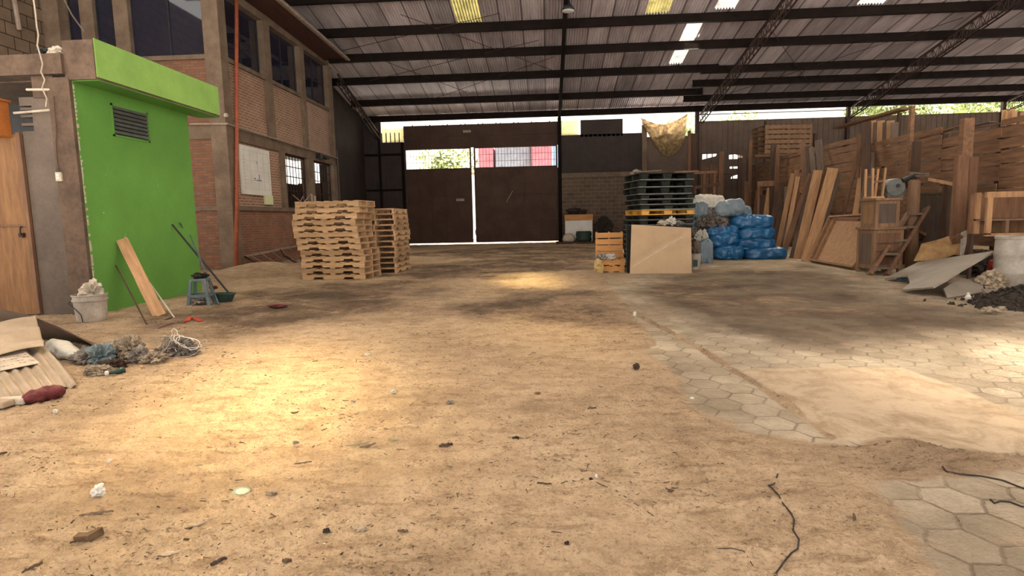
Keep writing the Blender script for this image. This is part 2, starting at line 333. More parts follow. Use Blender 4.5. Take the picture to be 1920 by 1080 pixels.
# soot and damp-soil stains, merged with painted shade of the dim floor
STAIN_SHADES = [[(1170, 530), (1330, 505), (1500, 500), (1700, 560), (1900, 612), (1700, 640), (1450, 640), (1280, 612)], [(840, 592), (930, 560), (1100, 550), (1200, 580), (1180, 615), (1000, 618), (880, 608)],
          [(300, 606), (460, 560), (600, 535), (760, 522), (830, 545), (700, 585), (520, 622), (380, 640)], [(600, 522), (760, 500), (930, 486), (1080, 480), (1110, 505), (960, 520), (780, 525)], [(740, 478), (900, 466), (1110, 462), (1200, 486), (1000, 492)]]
STAIN_SHADES = [[g2(*p) for p in s_] for s_ in STAIN_SHADES]
def stain_shade_field(X, Y):
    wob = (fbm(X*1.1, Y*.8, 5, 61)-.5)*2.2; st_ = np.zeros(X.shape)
    for s_ in STAIN_SHADES: st_ = np.maximum(st_, np.clip(.5+(sdf(s_, X, Y)+wob)*1.1, 0, 1))
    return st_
def ground_fields(X, Y):
    wob = (fbm(X*3, Y*3, 4, 11)-.5)*.34
    p = np.maximum(sdf(PAVE1, X, Y), sdf(PAVE2, X, Y))+wob
    dirt = np.clip(.5-p*5.5, 0, 1)
    t = np.full(X.shape, 1e9)
    for a, b in zip(TRENCH[:-1], TRENCH[1:]):
        a, b = np.array(a), np.array(b); e = b-a; u = np.clip(((X-a[0])*e[0]+(Y-a[1])*e[1])/(e@e), 0, 1); t = np.minimum(t, np.hypot(X-a[0]-u*e[0], Y-a[1]-u*e[1]))
    tr = np.clip(1.2-(t+wob*.25)/.06, 0, 1)
    far = np.clip((Y-5.2)/3, 0, 1)*.35+.0
    dust = np.clip(fbm(X*1.3, Y*1.3, 5, 31)*1.5-.30, 0, 1)
    dirt = np.maximum(dirt, np.maximum(tr*.9, dust*(.46+far))); slabdust = np.clip(fbm(X*2.1, Y*2.6, 5, 77)*1.6-.45, 0, 1); dirt = np.maximum(dirt, slabdust*.5)
    slab = np.clip(.5+(sdf(SLAB, X, Y)+wob*.1)*20, 0, 1)
    return dirt, slab, tr
def ground_h(X, Y, dirt, slab, tr):
    full = np.clip((dirt-.60)/.40, 0, 1)
    clump = np.clip(fbm(X*14, Y*16, 4, 3, .65)-.53, 0, 1); fine = np.clip(fbm(X*34, Y*40, 3, 8, .6)-.52, 0, 1)
    rid = fbm(X*2.2+Y*.8, Y*5.5, 4, 17)
    ru, rv = X*.94+Y*.34, -X*.34+Y*.94; rake = fbm(ru*2.2, rv*19, 4, 23, .6)
    h = full*(.010+.035*(fbm(X*1.1, Y*1.1, 4, 2)-.4)+.04*clump+.05*fine+.022*(rake-.5)+.018*(rid-.5)+.02*np.clip(fbm(X*48, Y*55, 2, 9)-.5, 0, 1))
    h = h+slab*.006-.018*tr*(1-full)
    mound = np.exp(-((X+7.6)**2/1.2+(Y-15.2)**2/1.6))*.28*full+np.exp(-((X+6.0)**2/.5+(Y-9.9)**2/6))*.05*full
    return h+mound
nu, nv = 620, 640
us = np.linspace(-1.35, 1.2, nu); ys = .7*(33/.7)**(np.linspace(0, 1, nv))
U, Yg = np.meshgrid(us, ys); Xg = U*Yg
dirt, slab, tr = ground_fields(Xg, Yg); H = ground_h(Xg, Yg, dirt, slab, tr)
edge = np.clip(np.minimum(np.minimum((U+1.35)/.02, (1.2-U)/.02), 1), 0, 1); H = H*edge-.03*(1-edge)
me = bpy.data.meshes.new('floor'); me.vertices.add(nu*nv); me.vertices.foreach_set('co', np.stack([Xg, Yg, H], -1).ravel())
I = np.arange((nv-1)*(nu-1)); r_, c_ = I//(nu-1), I % (nu-1); a_ = r_*nu+c_
Q = np.stack([a_, a_+1, a_+nu+1, a_+nu], -1)
me.loops.add(Q.size); me.loops.foreach_set('vertex_index', Q.ravel().astype(np.int32)); me.polygons.add(len(Q))
me.polygons.foreach_set('loop_start', (np.arange(len(Q))*4).astype(np.int32)); me.polygons.foreach_set('use_smooth', np.ones(len(Q), bool)); me.update()
for nm, arr in (('dirt', dirt), ('slab', slab), ('stain_shade', stain_shade_field(Xg, Yg))):
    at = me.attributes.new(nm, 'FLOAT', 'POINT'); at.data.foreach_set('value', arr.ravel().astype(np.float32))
def floor_mat():
    m, nt, b = _nt('dirt_and_pavers'); tc = nd(nt, 'ShaderNodeTexCoord'); P = tc.outputs['Object']
    ad = nd(nt, 'ShaderNodeAttribute', attribute_name='dirt'); asl = nd(nt, 'ShaderNodeAttribute', attribute_name='slab')
    # dirt colour
    n1 = noise_(nt, P, .55, 7, .62); n2 = noise_(nt, P, 5, 6, .65); n3 = noise_(nt, P, 60, 4, .7)
    d = ramp(nt, n1, [(.32, (.26, .185, .118)), (.46, (.415, .305, .195)), (.62, (.48, .36, .235))])
    stn = nd(nt, 'ShaderNodeAttribute', attribute_name='stain_shade'); far = nd(nt, 'ShaderNodeMath', operation='MULTIPLY'); lk(nt, stn.outputs['Fac'], far.inputs[0]); far.inputs[1].default_value = .9  # real stains and painted floor shade share this mask
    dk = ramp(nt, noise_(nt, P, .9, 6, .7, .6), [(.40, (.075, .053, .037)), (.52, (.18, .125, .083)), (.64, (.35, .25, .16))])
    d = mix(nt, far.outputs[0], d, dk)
    d = mix(nt, .55, d, ramp(nt, n2, [(.34, (.55, .5, .45)), (.6, (1, 1, 1))]), 'MULTIPLY')
    d = mix(nt, .6, d, ramp(nt, n3, [(.3, (.45, .42, .4)), (.5, (1, 1, 1)), (.8, (1.0, 1.0, 1.0))]), 'MULTIPLY')
    vo = nd(nt, 'ShaderNodeTexVoronoi'); vo.inputs['Scale'].default_value = 26; lk(nt, P, vo.inputs['Vector'])
    spk = ramp(nt, vo.outputs['Distance'], [(.10, (.25, .17, .12)), (.17, (1, 1, 1))])
    spm = nd(nt, 'ShaderNodeMath', operation='MULTIPLY'); lk(nt, ramp(nt, noise_(nt, P, 3, 3), [(.48, (0, 0, 0)), (.6, (1, 1, 1))]), spm.inputs[0]); spm.inputs[1].default_value = .8
    d = mix(nt, spm.outputs[0], d, spk, 'MULTIPLY')
    mps = nd(nt, 'ShaderNodeMapping'); mps.inputs['Rotation'].default_value = (0, 0, -.45); mps.inputs['Scale'].default_value = (.22, 1, 1); lk(nt, P, mps.inputs[0])
    stk = noise_(nt, mps.outputs[0], 13, 5, .7, .4); d = mix(nt, .55, d, ramp(nt, stk, [(.36, (.5, .44, .4)), (.47, (1, 1, 1))]), 'MULTIPLY')
    pit = noise_(nt, P, 24, 4, .75); d = mix(nt, .6, d, ramp(nt, pit, [(.33, (.35, .29, .25)), (.42, (1, 1, 1))]), 'MULTIPLY')
    # hexagons (0.25 m flat to flat)
    def vm(op, a, bb=None):
        n = nd(nt, 'ShaderNodeVectorMath', operation=op)
        for i, v in enumerate((a, bb)):
            if v is None: continue
            if isinstance(v, tuple): n.inputs[i].default_value = v
            else: lk(nt, v, n.inputs[i])
        return n
    def ma(op, a, bb=None):
        n = nd(nt, 'ShaderNodeMath', operation=op)
        for i, v in enumerate((a, bb)):
            if v is None: continue
            if isinstance(v, (int, float)): n.inputs[i].default_value = v
            else: lk(nt, v, n.inputs[i])
        return n.outputs[0]
    nz = nd(nt, 'ShaderNodeTexNoise'); nz.inputs['Scale'].default_value = 9; lk(nt, P, nz.inputs['Vector'])
    off = vm('SCALE', vm('SUBTRACT', nz.outputs['Color'], (.5, .5, .5)).outputs[0]); off.inputs['Scale'].default_value = .035
    pp = vm('ADD', P, off.outputs[0]).outputs[0]; s2 = nd(nt, 'ShaderNodeSeparateXYZ'); lk(nt, pp, s2.inputs[0])
    q = nd(nt, 'ShaderNodeCombineXYZ'); SZ = .25
    lk(nt, ma('ADD', ma('DIVIDE', s2.outputs[1], SZ), 200.), q.inputs[0]); lk(nt, ma('ADD', ma('DIVIDE', s2.outputs[0], SZ*.924), 346.41016), q.inputs[1])
    r3 = 1.7320508
    A = vm('SUBTRACT', vm('MODULO', q.outputs[0], (1, r3, 1)).outputs[0], (.5, r3/2, 0)).outputs[0]
    B = vm('SUBTRACT', vm('MODULO', vm('SUBTRACT', q.outputs[0], (.5, r3/2, 0)).outputs[0], (1, r3, 1)).outputs[0], (.5, r3/2, 0)).outputs[0]
    sel = ma('LESS_THAN', vm('LENGTH', A).outputs['Value'], vm('LENGTH', B).outputs['Value'])
    mv = nd(nt, 'ShaderNodeMix', data_type='VECTOR'); lk(nt, sel, mv.inputs[0]); lk(nt, B, mv.inputs[4]); lk(nt, A, mv.inputs[5]); Gv = mv.outputs[1]
    ab = vm('ABSOLUTE', Gv).outputs[0]; dt = vm('DOT_PRODUCT', ab, (.5, r3/2, 0)).outputs['Value']; sx = nd(nt, 'ShaderNodeSeparateXYZ'); lk(nt, ab, sx.inputs[0])
    ed = ma('SUBTRACT', .5, ma('MAXIMUM', dt, sx.outputs[0]))
    idv = vm('SUBTRACT', q.outputs[0], Gv).outputs[0]; idr = vm('SNAP', vm('ADD', idv, (.1, .1, 0)).outputs[0], (.25, .25, 1)).outputs[0]
    wn = nd(nt, 'ShaderNodeTexWhiteNoise', noise_dimensions='2D'); lk(nt, idr, wn.inputs['Vector'])
    pc = ramp(nt, wn.outputs['Value'], [(0, (.46, .385, .275)), (.5, (.54, .455, .33)), (1, (.61, .52, .385))])
    stain_shade = ramp(nt, noise_(nt, P, .75, 6, .7), [(.38, (.36, .33, .31)), (.58, (1, 1, 1))])
    pc = mix(nt, .6, pc, stain_shade, 'MULTIPLY')
    pc = mix(nt, far.outputs[0], pc, (.36, .325, .30), 'MULTIPLY'); pc = mix(nt, .5, pc, ramp(nt, n2, [(.3, (.6, .57, .52)), (.7, (1, 1, 1))]), 'MULTIPLY')  # pavers darkened by the same soot and painted shade
    pc = mix(nt, .35, pc, ramp(nt, n3, [(.3, (.5, .5, .5)), (.6, (1, 1, 1))]), 'MULTIPLY')
    jn = ramp(nt, ed, [(.012, (1, 1, 1)), (.045, (0, 0, 0))])
    js = ma('MULTIPLY', jn, ma('SUBTRACT', 1., ma('MULTIPLY', asl.outputs['Fac'], 1.)))
    pc = mix(nt, asl.outputs['Fac'], pc, mix(nt, .8, (.52, .41, .28), ramp(nt, noise_(nt, P, 3.2, 8, .75, .5), [(.38, (.62, .56, .5)), (.55, (1, 1, 1))]), 'MULTIPLY'))
    pc = mix(nt, ma('MULTIPLY', ma('MULTIPLY', js, ramp(nt, noise_(nt, P, 2.2, 4), [(.35, (.15, .15, .15)), (.6, (1, 1, 1))])), .75), pc, (.17, .12, .085))
    # thin dust over pavers uses fine noise
    dm = ma('ADD', ad.outputs['Fac'], ma('MULTIPLY', ma('SUBTRACT', n2, .5), 1.1)); dmr = ramp(nt, dm, [(.34, (0, 0, 0)), (.62, (1, 1, 1))])
    col = mix(nt, dmr, pc, d); lk(nt, col, b.inputs['Base Color']); b.inputs['Roughness'].default_value = .95; b.inputs['Specular IOR Level'].default_value = .12
    inv = ma('MULTIPLY', ma('SUBTRACT', 1., js), 1.)
    hgt = mix(nt, dmr, inv, (.5, .5, .5)); n_ = bump(nt, hgt, .7, .008)
    n_ = bump(nt, n3, .55, .008, n_); n_ = bump(nt, noise_(nt, P, 160, 3, .7), .3, .003, n_); n_ = bump(nt, pit, .9, .02, n_); n_ = bump(nt, stk, .6, .02, n_); n_ = bump(nt, n2, .2, .03, n_); lk(nt, n_, b.inputs['Normal'])
    return m
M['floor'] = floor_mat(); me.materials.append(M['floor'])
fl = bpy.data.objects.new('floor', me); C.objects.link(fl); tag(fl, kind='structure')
def gz(x, y):
    X = np.array([float(x)]); Y = np.array([float(y)]); d, s, t = ground_fields(X, Y); return float(ground_h(X, Y, d, s, t)[0])
def GG(x, y):                     # ground point, following the relief
    p = G(x, y); z = gz(p.x, p.y); p = G(x, y, z); p.z = gz(p.x, p.y); return p
sbox('floor', 'out_ground', -60, -40, -.3, 60, 90, -.045)

# ---------------------------------------------------------------- roof: corrugated sheets, skylights, purlins, trusses, cables
X0, X1, Y0, Y1 = -15.0, 27.0, -3.0, 31.3
holes = [('skylight_y', -3.1, -2.2, 20.0, 21.85), ('skylight_y', 3.55, 4.35, 20.0, 21.8), ('skylight_w', 5.2, 5.75, 22.0, 25.9),
         ('skylight_w', 5.9, 6.6, 20.0, 21.7), ('skylight_w', 10.7, 11.6, 20., 21.8), ('skylight_w', -13.6, -12.7, 6, 11), ('skylight_w', -11.4, -10.5, 7.5, 11.5),
         ('skylight_y', -5.65, -4.75, 11.1, 12.9), ('skylight_w', 0, 2, 11.1, 12.9), ('skylight_y', -3.45, -2.55, 13.3, 15.1)]
def corr(x): return .036*math.sin(2*math.pi*x/.1)
def roof_patch(mb, xa, xb, ya, yb, dz=0):
    n = max(2, int(round((xb-xa)/.0167))); mb.grid(lambda u, v: (xa+(xb-xa)*u, ya+(yb-ya)*v, roof_z(ya+(yb-ya)*v)+corr(xa+(xb-xa)*u)+dz), n, 1)
mb = MB(); cuts = sorted(set([X0, X1]+[h[1] for h in holes]+[h[2] for h in holes]))
for xa, xb in zip(cuts[:-1], cuts[1:]):
    hs = sorted([(h[3], h[4]) for h in holes if h[1] <= xa+1e-6 and h[2] >= xb-1e-6]); y = Y0
    for ha, hb in hs: roof_patch(mb, xa, xb, y, ha); y = hb
    roof_patch(mb, xa, xb, y, Y1)
struct(mb, 'ceiling', 'roof', smooth=True, loc=(0, 0, 0))
sky_lab = ['yellowed skylight sheet nearest the brick office, upper centre of roof', 'cream skylight sheet right of the round hanging lamp, at the top edge', 'long pale skylight strip crossing the roof beside the first lattice truss',
           'short pale skylight sheet at the top, just above the long skylight strip', 'bright white skylight sheet far right at the top edge of the photo'] + [None]*5
for i, (mt, xa, xb, ya, yb) in enumerate(holes):
    m2 = MB(); roof_patch(m2, xa-.03, xb+.03, ya-.05, yb+.05, .012); o = m2.build('skylight_panel', mt, smooth=True)
    tag(o, sky_lab[i] or ['far left', 'inner left', 'centre left', 'right', 'centre'][i-5]+' skylight sheet in the roof over the near floor, out of the frame', 'skylight', 'translucent roof sheets')
def purlin(Y, xa, xb, label):
    z = roof_z(Y)-.03; m2 = MB(); m2.box(xa, Y-.05, z-.28, xb, Y-.035, z); m2.box(xa, Y-.05, z-.295, xb, Y+.11, z-.28); m2.box(xa, Y-.05, z-.015, xb, Y+.09, z); m2.box(xa, Y+.075, z-.24, xb, Y+.09, z-.19)
    o = m2.build('roof_purlin', 'purlin'); tag(o, label, 'beam', 'steel roof purlins')
names = ['lowest', 'second lowest', 'third lowest', 'fourth lowest', 'fifth lowest', 'sixth lowest', 'seventh lowest']
for i, Y in enumerate([30.72, 28.55, 26.05, 23.9, 21.9]): purlin(Y, -9.3 if Y > 24.9 else -8.6, 7.3, f'dark steel purlin of the left and middle roof bays, {names[i]} of them')
for i, Y in enumerate([30.72, 29.35, 27.6, 26.2, 23.9, 21.9]): purlin(Y, 7.3 if Y in (30.72, 23.9, 21.9) else 6.6, 26.5, f'dark steel purlin of the right-hand roof bays, {names[i]} of them')
for Y in (19.7, 17.5, 15.3, 13.1, 10.9, 8.7, 6.5, 4.3, 2.1): purlin(Y, -14.5, 26.5, 'dark steel purlin out of the frame above the near floor, '+{19.7: 'farthest', 17.5: 'second farthest', 15.3: 'third farthest', 13.1: 'fourth farthest', 10.9: 'middle one', 8.7: 'fourth nearest', 6.5: 'third nearest', 4.3: 'second nearest', 2.1: 'nearest'}[Y])
def truss(x, ya, za, yb, zb, depth, label, legs=True, r=.028):
    t = thing('roof_truss', label, 'truss', (x, yb, 0), 0, 'lattice roof trusses'); L = yb-ya
    f = lambda Y: za+(zb-za)*(Y-ya)/L
    MB().beam((0, 0, f(yb)), (0, -L, f(ya)), .07, .07).build('top_chord', 'steel', t)
    for s in (-.14, .14): MB().beam((s*.6, 0, f(yb)-depth), (s*.6, -L, f(ya)-depth), .035, .05).build('bottom_chord', 'steel', t)
    mb = MB(); n = int(L/.42)
    for i in range(n):
        y0, y1 = -L*i/n, -L*(i+.5)/n; y2 = -L*(i+1)/n
        for s in (-.08, .08): mb.tube([(0, y0, f(yb+y0)), (s, y1, f(yb+y1)-depth), (0, y2, f(yb+y2))], .012, 5)
    mb.build('lattice_web', 'steel', t); return t
for x, lab in ((7.85, 'lattice truss meeting the back wall right of the hanging torn tarp'), (15.1, 'lattice truss in the middle of the right-hand roof'), (22.4, 'lattice truss at the far right edge of the roof')):
    truss(x, 2, roof_z(2)-.32, 31, roof_z(31)-.32, .48, 'dark steel '+lab)
truss(-8.75, 25.3, 7.55, 31, 5.95, .35, 'dark steel lattice brace sloping down from the brick office end to the back wall')
t = thing('roof_beam', 'dark solid steel roof beam running back above the gate\'s right jamb', 'beam', (.72, 31, 0))
MB().beam((0, 0, roof_z(31)-.38), (0, -29, roof_z(2)-.38), .13, .24).build('beam_web', 'purlin', t)
MB().box(-.09, -.15, 0, .09, .03, roof_z(31)-.3).build('post', 'purlin', t)
def cable(name, pts, r, m, label, cat, group=None, n=5): return tag(MB().tube(pts, r, n).build(name, m), label, cat, group)
def rp(x, Y, d=.2): return (x, Y, roof_z(Y)-d)
for a, b, lab in ((rp(-7.8, 23.2), rp(-1.5, 21.0), 'brace rod rising right above the brick office eave'), (rp(-4.9, 20.8), rp(.3, 25.6), 'long brace rod falling right to the central beam'),
                  (rp(-7.6, 26), rp(-.2, 23), 'brace rod rising right in the middle roof panel'), (rp(-6.6, 24), rp(-3.6, 27.6), 'brace rod falling right left of centre'), (rp(-5.2, 28.2), rp(.4, 24.4), 'brace rod rising right near the gate top'),
                  (rp(8.2, 22.8), rp(12.0, 28.2), 'brace rod falling right beyond the first lattice truss'), (rp(8.6, 28.8), rp(14.8, 22.6), 'brace rod rising right between two lattice trusses')):
    cable('brace_rod', [a, b], .011, 'steel', 'thin steel '+lab, 'rod', 'roof brace rods')
# hanging high-bay lamp
t = thing('hanging_lamp', 'round high-bay lamp with pale disc hanging from the central roof beam', 'lamp', (.8, 20.2, 8.02))
MB().lathe([(.02, .42), (.05, .40), (.07, .22), (.16, .12), (.235, .0), (.22, -.005)][::-1], 28).build('lamp_shade', 'black', t, smooth=True)
MB().lathe([(.0, -.03), (.12, -.028), (.20, -.01), (.205, .0)][::-1], 28).build('lamp_glass', 'lamp_white', t, smooth=True)
MB().tube([(0, 0, .4), (0, 0, .62)], .015, 6).build('hanger', 'black', t)

# ---------------------------------------------------------------- back wall (Y = 31)
YB = 31.0; YE_ = 24.9; GL, GR = -7.40, .60
wall = MB()
wall.box(-9.6, YB, 0, GL-.05, YB+.08, 5.42); wall.box(-9.6, YB, 5.42, -8.6, YB+.08, 6.72)
struct(wall, 'wall_back', 'sheet_dark', loc=(0, 0, 0))
mb = MB(); XL = -9.55
mb.box(XL-.06, YE_-.05, 0, XL, 26.9, 4.6); mb.box(XL-.06, 27.06, 0, XL, 31, 4.6); mb.box(XL-.06, YE_-.05, 4.75, XL, 26.6, 6.6); mb.box(XL-.06, 26.8, 4.6, XL, 31, 6.6); mb.box(XL-.06, YE_-.05, 6.6, XL, 31, 7.9)
struct(mb, 'wall_left_far', 'sheet_dark', loc=(0, 0, 0))
# ribs and battens of the dark sheets left of the gate
mb = MB()
for x in np.arange(-9.5, GL-.1, .23): mb.box(x, YB-.02, 0, x+.05, YB, 5.9)
struct(mb, 'trim_1', 'sheet_dark', loc=(0, 0, 0))
mb = MB(); mb.box(-9.5, YB-.07, 4.72, GL, YB-.02, 4.84); mb.box(-9.5, YB-.07, 2.9, GL, YB-.02, 3.0); mb.box(GL-.14, YB-.12, 0, GL, YB+.02, 5.4); mb.box(-8.75, YB-.12, 0, -8.66, YB-.02, 5.9)
struct(mb, 'trim_2', 'purlin', loc=(0, 0, 0))
mb = MB()
mb.box(GL, YB, 5.08, GR+.1, YB+.06, 6.22)
for x in np.arange(GL, GR, .23): mb.box(x, YB-.02, 5.1, x+.06, YB, 6.22+.04*math.sin(x*7))
mb.box(GL, YB-.08, 5.03, GR+.1, YB, 5.12); mb.box(GL, YB-.06, 5.62, GR, YB, 5.7)
struct(mb, 'wall_back_lintel', 'gate', loc=(0, 0, 0))
mb = MB(); mb.box(GR+.0, YB+.1, 0, GR+.3, YB+.14, 3.9); mb.box(GR+.15, YB, 3.5, 4.95, YB+.06, 5.52); mb.box(GR+1.2, YB, 5.4, 3.95, YB+.05, 6.25)
for x in np.arange(GR+.2, 4.9, .23): mb.box(x, YB-.015, 3.5, x+.05, YB, 5.5)
struct(mb, 'wall_back_upper', 'sheet_dark', loc=(0, 0, 0))
mb = MB(); mb.box(GR+.15, YB-.1, 0, 7.4, YB+.1, 3.5); struct(mb, 'wall_back_lower', 'block_y', loc=(0, 0, 0))
mb = MB(); mb.box(GR+.2, YB-.16, 3.35, 7.4, YB-.04, 3.58); mb.box(4.9, YB-.16, 0, 5.15, YB, 5.9); struct(mb, 'trim_3', 'concrete', loc=(0, 0, 0))
mb = MB(); mb.box(4.95, YB, 3.5, 7.6, YB+.06, 5.3); mb.box(7.6, YB, 4.36, 11.0, YB+.06, 6.0); mb.box(7.6, YB, 0, 11.0, YB+.06, 3.1)
mb.prism([(7.6, YB, 3.1), (9.4, YB, 3.1), (9.45, YB, 3.2), (9.9, YB, 3.33), (9.95, YB, 3.1), (11, YB, 3.1), (11, YB, 3.45), (9.4, YB, 3.36), (7.6, YB, 3.3)], (0, .05, 0)); mb.box(7.6, YB, 3.3, 9.35, YB+.06, 3.95); mb.box(9.75, YB, 3.4, 11, YB+.06, 3.95); mb.box(9.35, YB, 3.70, 9.75, YB+.06, 3.95); mb.box(9.35, YB, 3.36, 9.75, YB+.06, 3.6)
mb.box(7.6, YB, 3.95, 7.95, YB+.06, 4.36); mb.prism([(7.95, YB, 3.95), (9.3, YB, 3.95), (9.3, YB, 4.36), (8.7, YB, 4.36), (8.65, YB, 4.25), (7.98, YB, 4.1)], (0, .05, 0)); mb.box(9.98, YB, 3.95, 11, YB+.06, 4.36); mb.box(9.2, YB+.01, 3.9, 10, YB+.05, 4.08); mb.prism([(9.2, YB+.01, 4.28), (9.6, YB+.01, 4.31), (10, YB+.01, 4.2), (10, YB+.01, 4.4), (9.2, YB+.01, 4.4)], (0, .04, 0)); mb.box(11.0, YB, 0, 26, YB+.06, 6.0)
for x in np.arange(7.65, 26, .26): mb.box(x, YB-.02, 2.5, x+.05, YB, 5.98)
struct(mb, 'wall_back_right', 'sheet_brown', loc=(0, 0, 0))
mb = MB(); mb.box(7.55, YB-.2, 0, 7.75, YB-.02, 6.6); mb.box(14.95, YB-.2, 4, 15.1, YB-.02, 6.6); mb.box(22.3, YB-.2, 4, 22.45, YB-.02, 6.6)
mb.box(7.7, YB-.05, 6.3, 15, YB, 6.34); mb.box(11.0, YB-.05, 2.4, 11.1, YB, 5.9)
struct(mb, 'trim_4', 'steel', loc=(0, 0, 0))
sbox('wall_right', 'sheet_dark', 26.4, -3, 0, 26.5, 31, 5.2)
# translucent panels and small openings high on the back wall
o = MB().grid(lambda u, v: (-8.55+1.2*u, YB-.02+.01*math.sin(u*60), 5.42+.7*v), 60, 1).build('window_panel', 'panel_y'); tag(o, 'yellow translucent sheet above the gate\'s top left corner', 'panel')
o = MB().grid(lambda u, v: (.72+.95*u, YB-.03+.01*math.sin(u*55), 5.52+.72*v), 60, 1).build('window_panel', 'panel_y'); tag(o, 'yellow translucent sheet above the gate\'s top right corner', 'panel')

# ---------------------------------------------------------------- gate (two leaves, barred lights on top)
def gate_leaf(num, xa, xb, hinge_left, sill=3.98):
    d = tag(MB().box(xa+.04, YB-.02, .13, xb-.04, YB+.01, sill).build(f'door_{num}', 'gate', loc=(0, 0, 0)), ['dark brown steel gate leaf on the left with barred top window', 'dark brown steel gate leaf on the right with barred top window'][num-1], 'gate', kind='structure')
    m2 = MB(); m2.box(xa, YB-.06, .1, xa+.08, YB+.03, 5.03); m2.box(xb-.08, YB-.06, .1, xb, YB+.03, 5.03)
    for z in (.1, 1.25, 2.55, sill-.04, 4.98): m2.box(xa, YB-.05, z, xb, YB+.02, z+.06)
    n = 5
    for i in range(1, n): x = xa+(xb-xa)*i/n; m2.box(x-.025, YB-.045, .1, x+.025, YB, sill)
    m2.build('gate_frame', 'gate', d)
    m2 = MB(); n = int((xb-xa)/.16)
    for i in range(1, n): x = xa+(xb-xa)*i/n; m2.box(x-.008, YB-.01, sill, x+.008, YB+.006, 5.0)
    for z in (sill+.34, sill+.68): m2.box(xa, YB-.01, z-.008, xb, YB+.006, z+.008)
    m2.build('window_bars', 'steel', d)
    return d
d1 = gate_leaf(1, GL, -3.88, True); d2 = gate_leaf(2, -3.74, GR, False)
MB().box(-4.72, YB-.1, 2.28, -4.3, YB-.06, 2.42).build('handle', 'galv', d1); MB().beam((-2.1, YB-.08, 2.15), (-1.75, YB-.08, 2.75), .03, .03).build('bolt', 'galv', d2)
tag(MB().box(-4.25, YB-.14, 5.78, -3.85, YB-.06, 5.9).build('floodlight', 'galv'), 'small grey floodlight fixed above the middle of the gate', 'lamp')
# ---------------------------------------------------------------- yard beyond
def blob(name, c, rx, ry, rz, m, label, cat, group=None, seed=0, n=5000, leaf=.16):
    rd = random.Random(seed); mb = MB()
    for i in range(n):
        v = Vector((rd.gauss(0, 1), rd.gauss(0, 1), rd.gauss(0, 1))).normalized()*(rd.random()**.35)
        p = Vector((c[0]+v.x*rx, c[1]+v.y*ry, c[2]+v.z*rz)); a = Vector((rd.gauss(0, 1), rd.gauss(0, 1), rd.gauss(0, 1))).normalized()*leaf; b = a.orthogonal().normalized()*leaf*.6
        mb.add([p-a, p+b, p+a, p-b], [(0, 1, 2, 3)])
    o = mb.build('foliage', m); tag(o); t = thing(name, label, cat, (c[0], c[1], 0), 0, group)
    o.parent = t; o.matrix_parent_inverse = Matrix.Translation((-c[0], -c[1], 0)); MB().tube([(0, 0, 0), (.1, 0, c[2])], [.18, .1], 8).build('trunk', 'plank_dark', t); return t
blob('tree', (-6.6, 40, 5.2), 2.2, 1.5, 1.6, 'foliage', 'pale tree seen through the left end of the gate window', 'tree', 'trees in the yard', 1, 700)
blob('tree', (-6.0, 37, 4.2), 1.2, 1.2, 1.6, 'foliage', 'yellow-green bush seen through the gate window beside the centre gap', 'tree', 'trees in the yard', 2, 2600)
for i, (x, y, z, rx, rz) in enumerate([(9.2, 40, 6.6, 1.7, 1.3), (13, 41, 6.8, 1.9, 1.3), (23.6, 42, 8.2, 3.4, 3), (31, 43, 8.4, 3.6, 3)]):
    blob('tree', (x, y, z), rx, 1.8, rz, 'foliage', ['sunlit tree beyond the back wall, just right of the hanging tarp', 'sunlit tree beyond the back wall, second to the right of the tarp', 'sunlit tree beyond the back wall, above the tall fence post', 'sunlit tree beyond the back wall, at the right edge of the photo'][i], 'tree', 'trees in the yard', 5+i, [900, 800, 4200, 4200][i], .2)
def truck(x0, x1, m, label, y=38, h=6.2):
    t = thing('parked_truck', label, 'truck', ((x0+x1)/2, y, 0), 0, 'vehicles beyond the gate'); hw = (x1-x0)/2
    MB().box(-hw, 0, .9, hw, 2.4, h).build('cargo_box', m, t, bevel=.05)
    MB().box(-hw*.9, .1, .55, hw*.9, 2.3, .9).build('chassis', 'black', t)
    for s in (-1, 1): MB().tube([(s*hw*.7, -.02, .5), (s*hw*.7, .3, .5)], .5, 18).build('wheel', 'black', t)
truck(-4.3, -3.35, 'out_red', 'red truck body seen behind the gate window, left of the grey panels'); truck(-3.2, -.95, 'out_grey', 'pale grey truck body seen in the middle of the right gate window')
truck(-.9, .42, 'out_red', 'wide red truck body seen near the right end of the gate window', 37.5); truck(.45, 1.9, 'out_blue', 'blue truck body seen at the right end of the gate window', 40.6)
# ---------------------------------------------------------------- brick office on the left (side face X=-8.95, front face Y=16.35)
XO, YF, YE = -8.95, 16.35, 24.95
mb = MB(); mb.box(XO-.15, YF+.3, 0, XO, YE, 1.75); struct(mb, 'wall_left_lower', 'brick_x', loc=(0, 0, 0))
mb = MB(); mb.box(XO-.15, 16.7, 1.84, XO-.03, 19.7, 3.75); struct(mb, 'wall_left_middle', 'brick_up', loc=(0, 0, 0))
mb = MB(); mb.box(XO-.15, YF+.3, 4.05, XO-.03, YE, 5.9); struct(mb, 'wall_left_upper', 'brick_up', loc=(0, 0, 0))
mb = MB(); mb.box(-13.8, YF, 0, XO-.25, YF+.15, 1.75); mb.box(-13.8, YF+.03, 1.84, XO-.25, YF+.15, 3.75); mb.box(-13.8, YF+.03, 4.05, XO-.3, YF+.15, 5.9)
struct(mb, 'wall_left_front', 'brick_y', loc=(0, 0, 0))
mb = MB()
mb.box(XO-.2, YF+.02, 1.72, XO+.07, YE, 1.85); mb.box(-13.8, YF-.07, 1.72, XO+.07, YF+.1, 1.85)
struct(mb, 'trim_5', 'concrete', loc=(0, 0, 0))
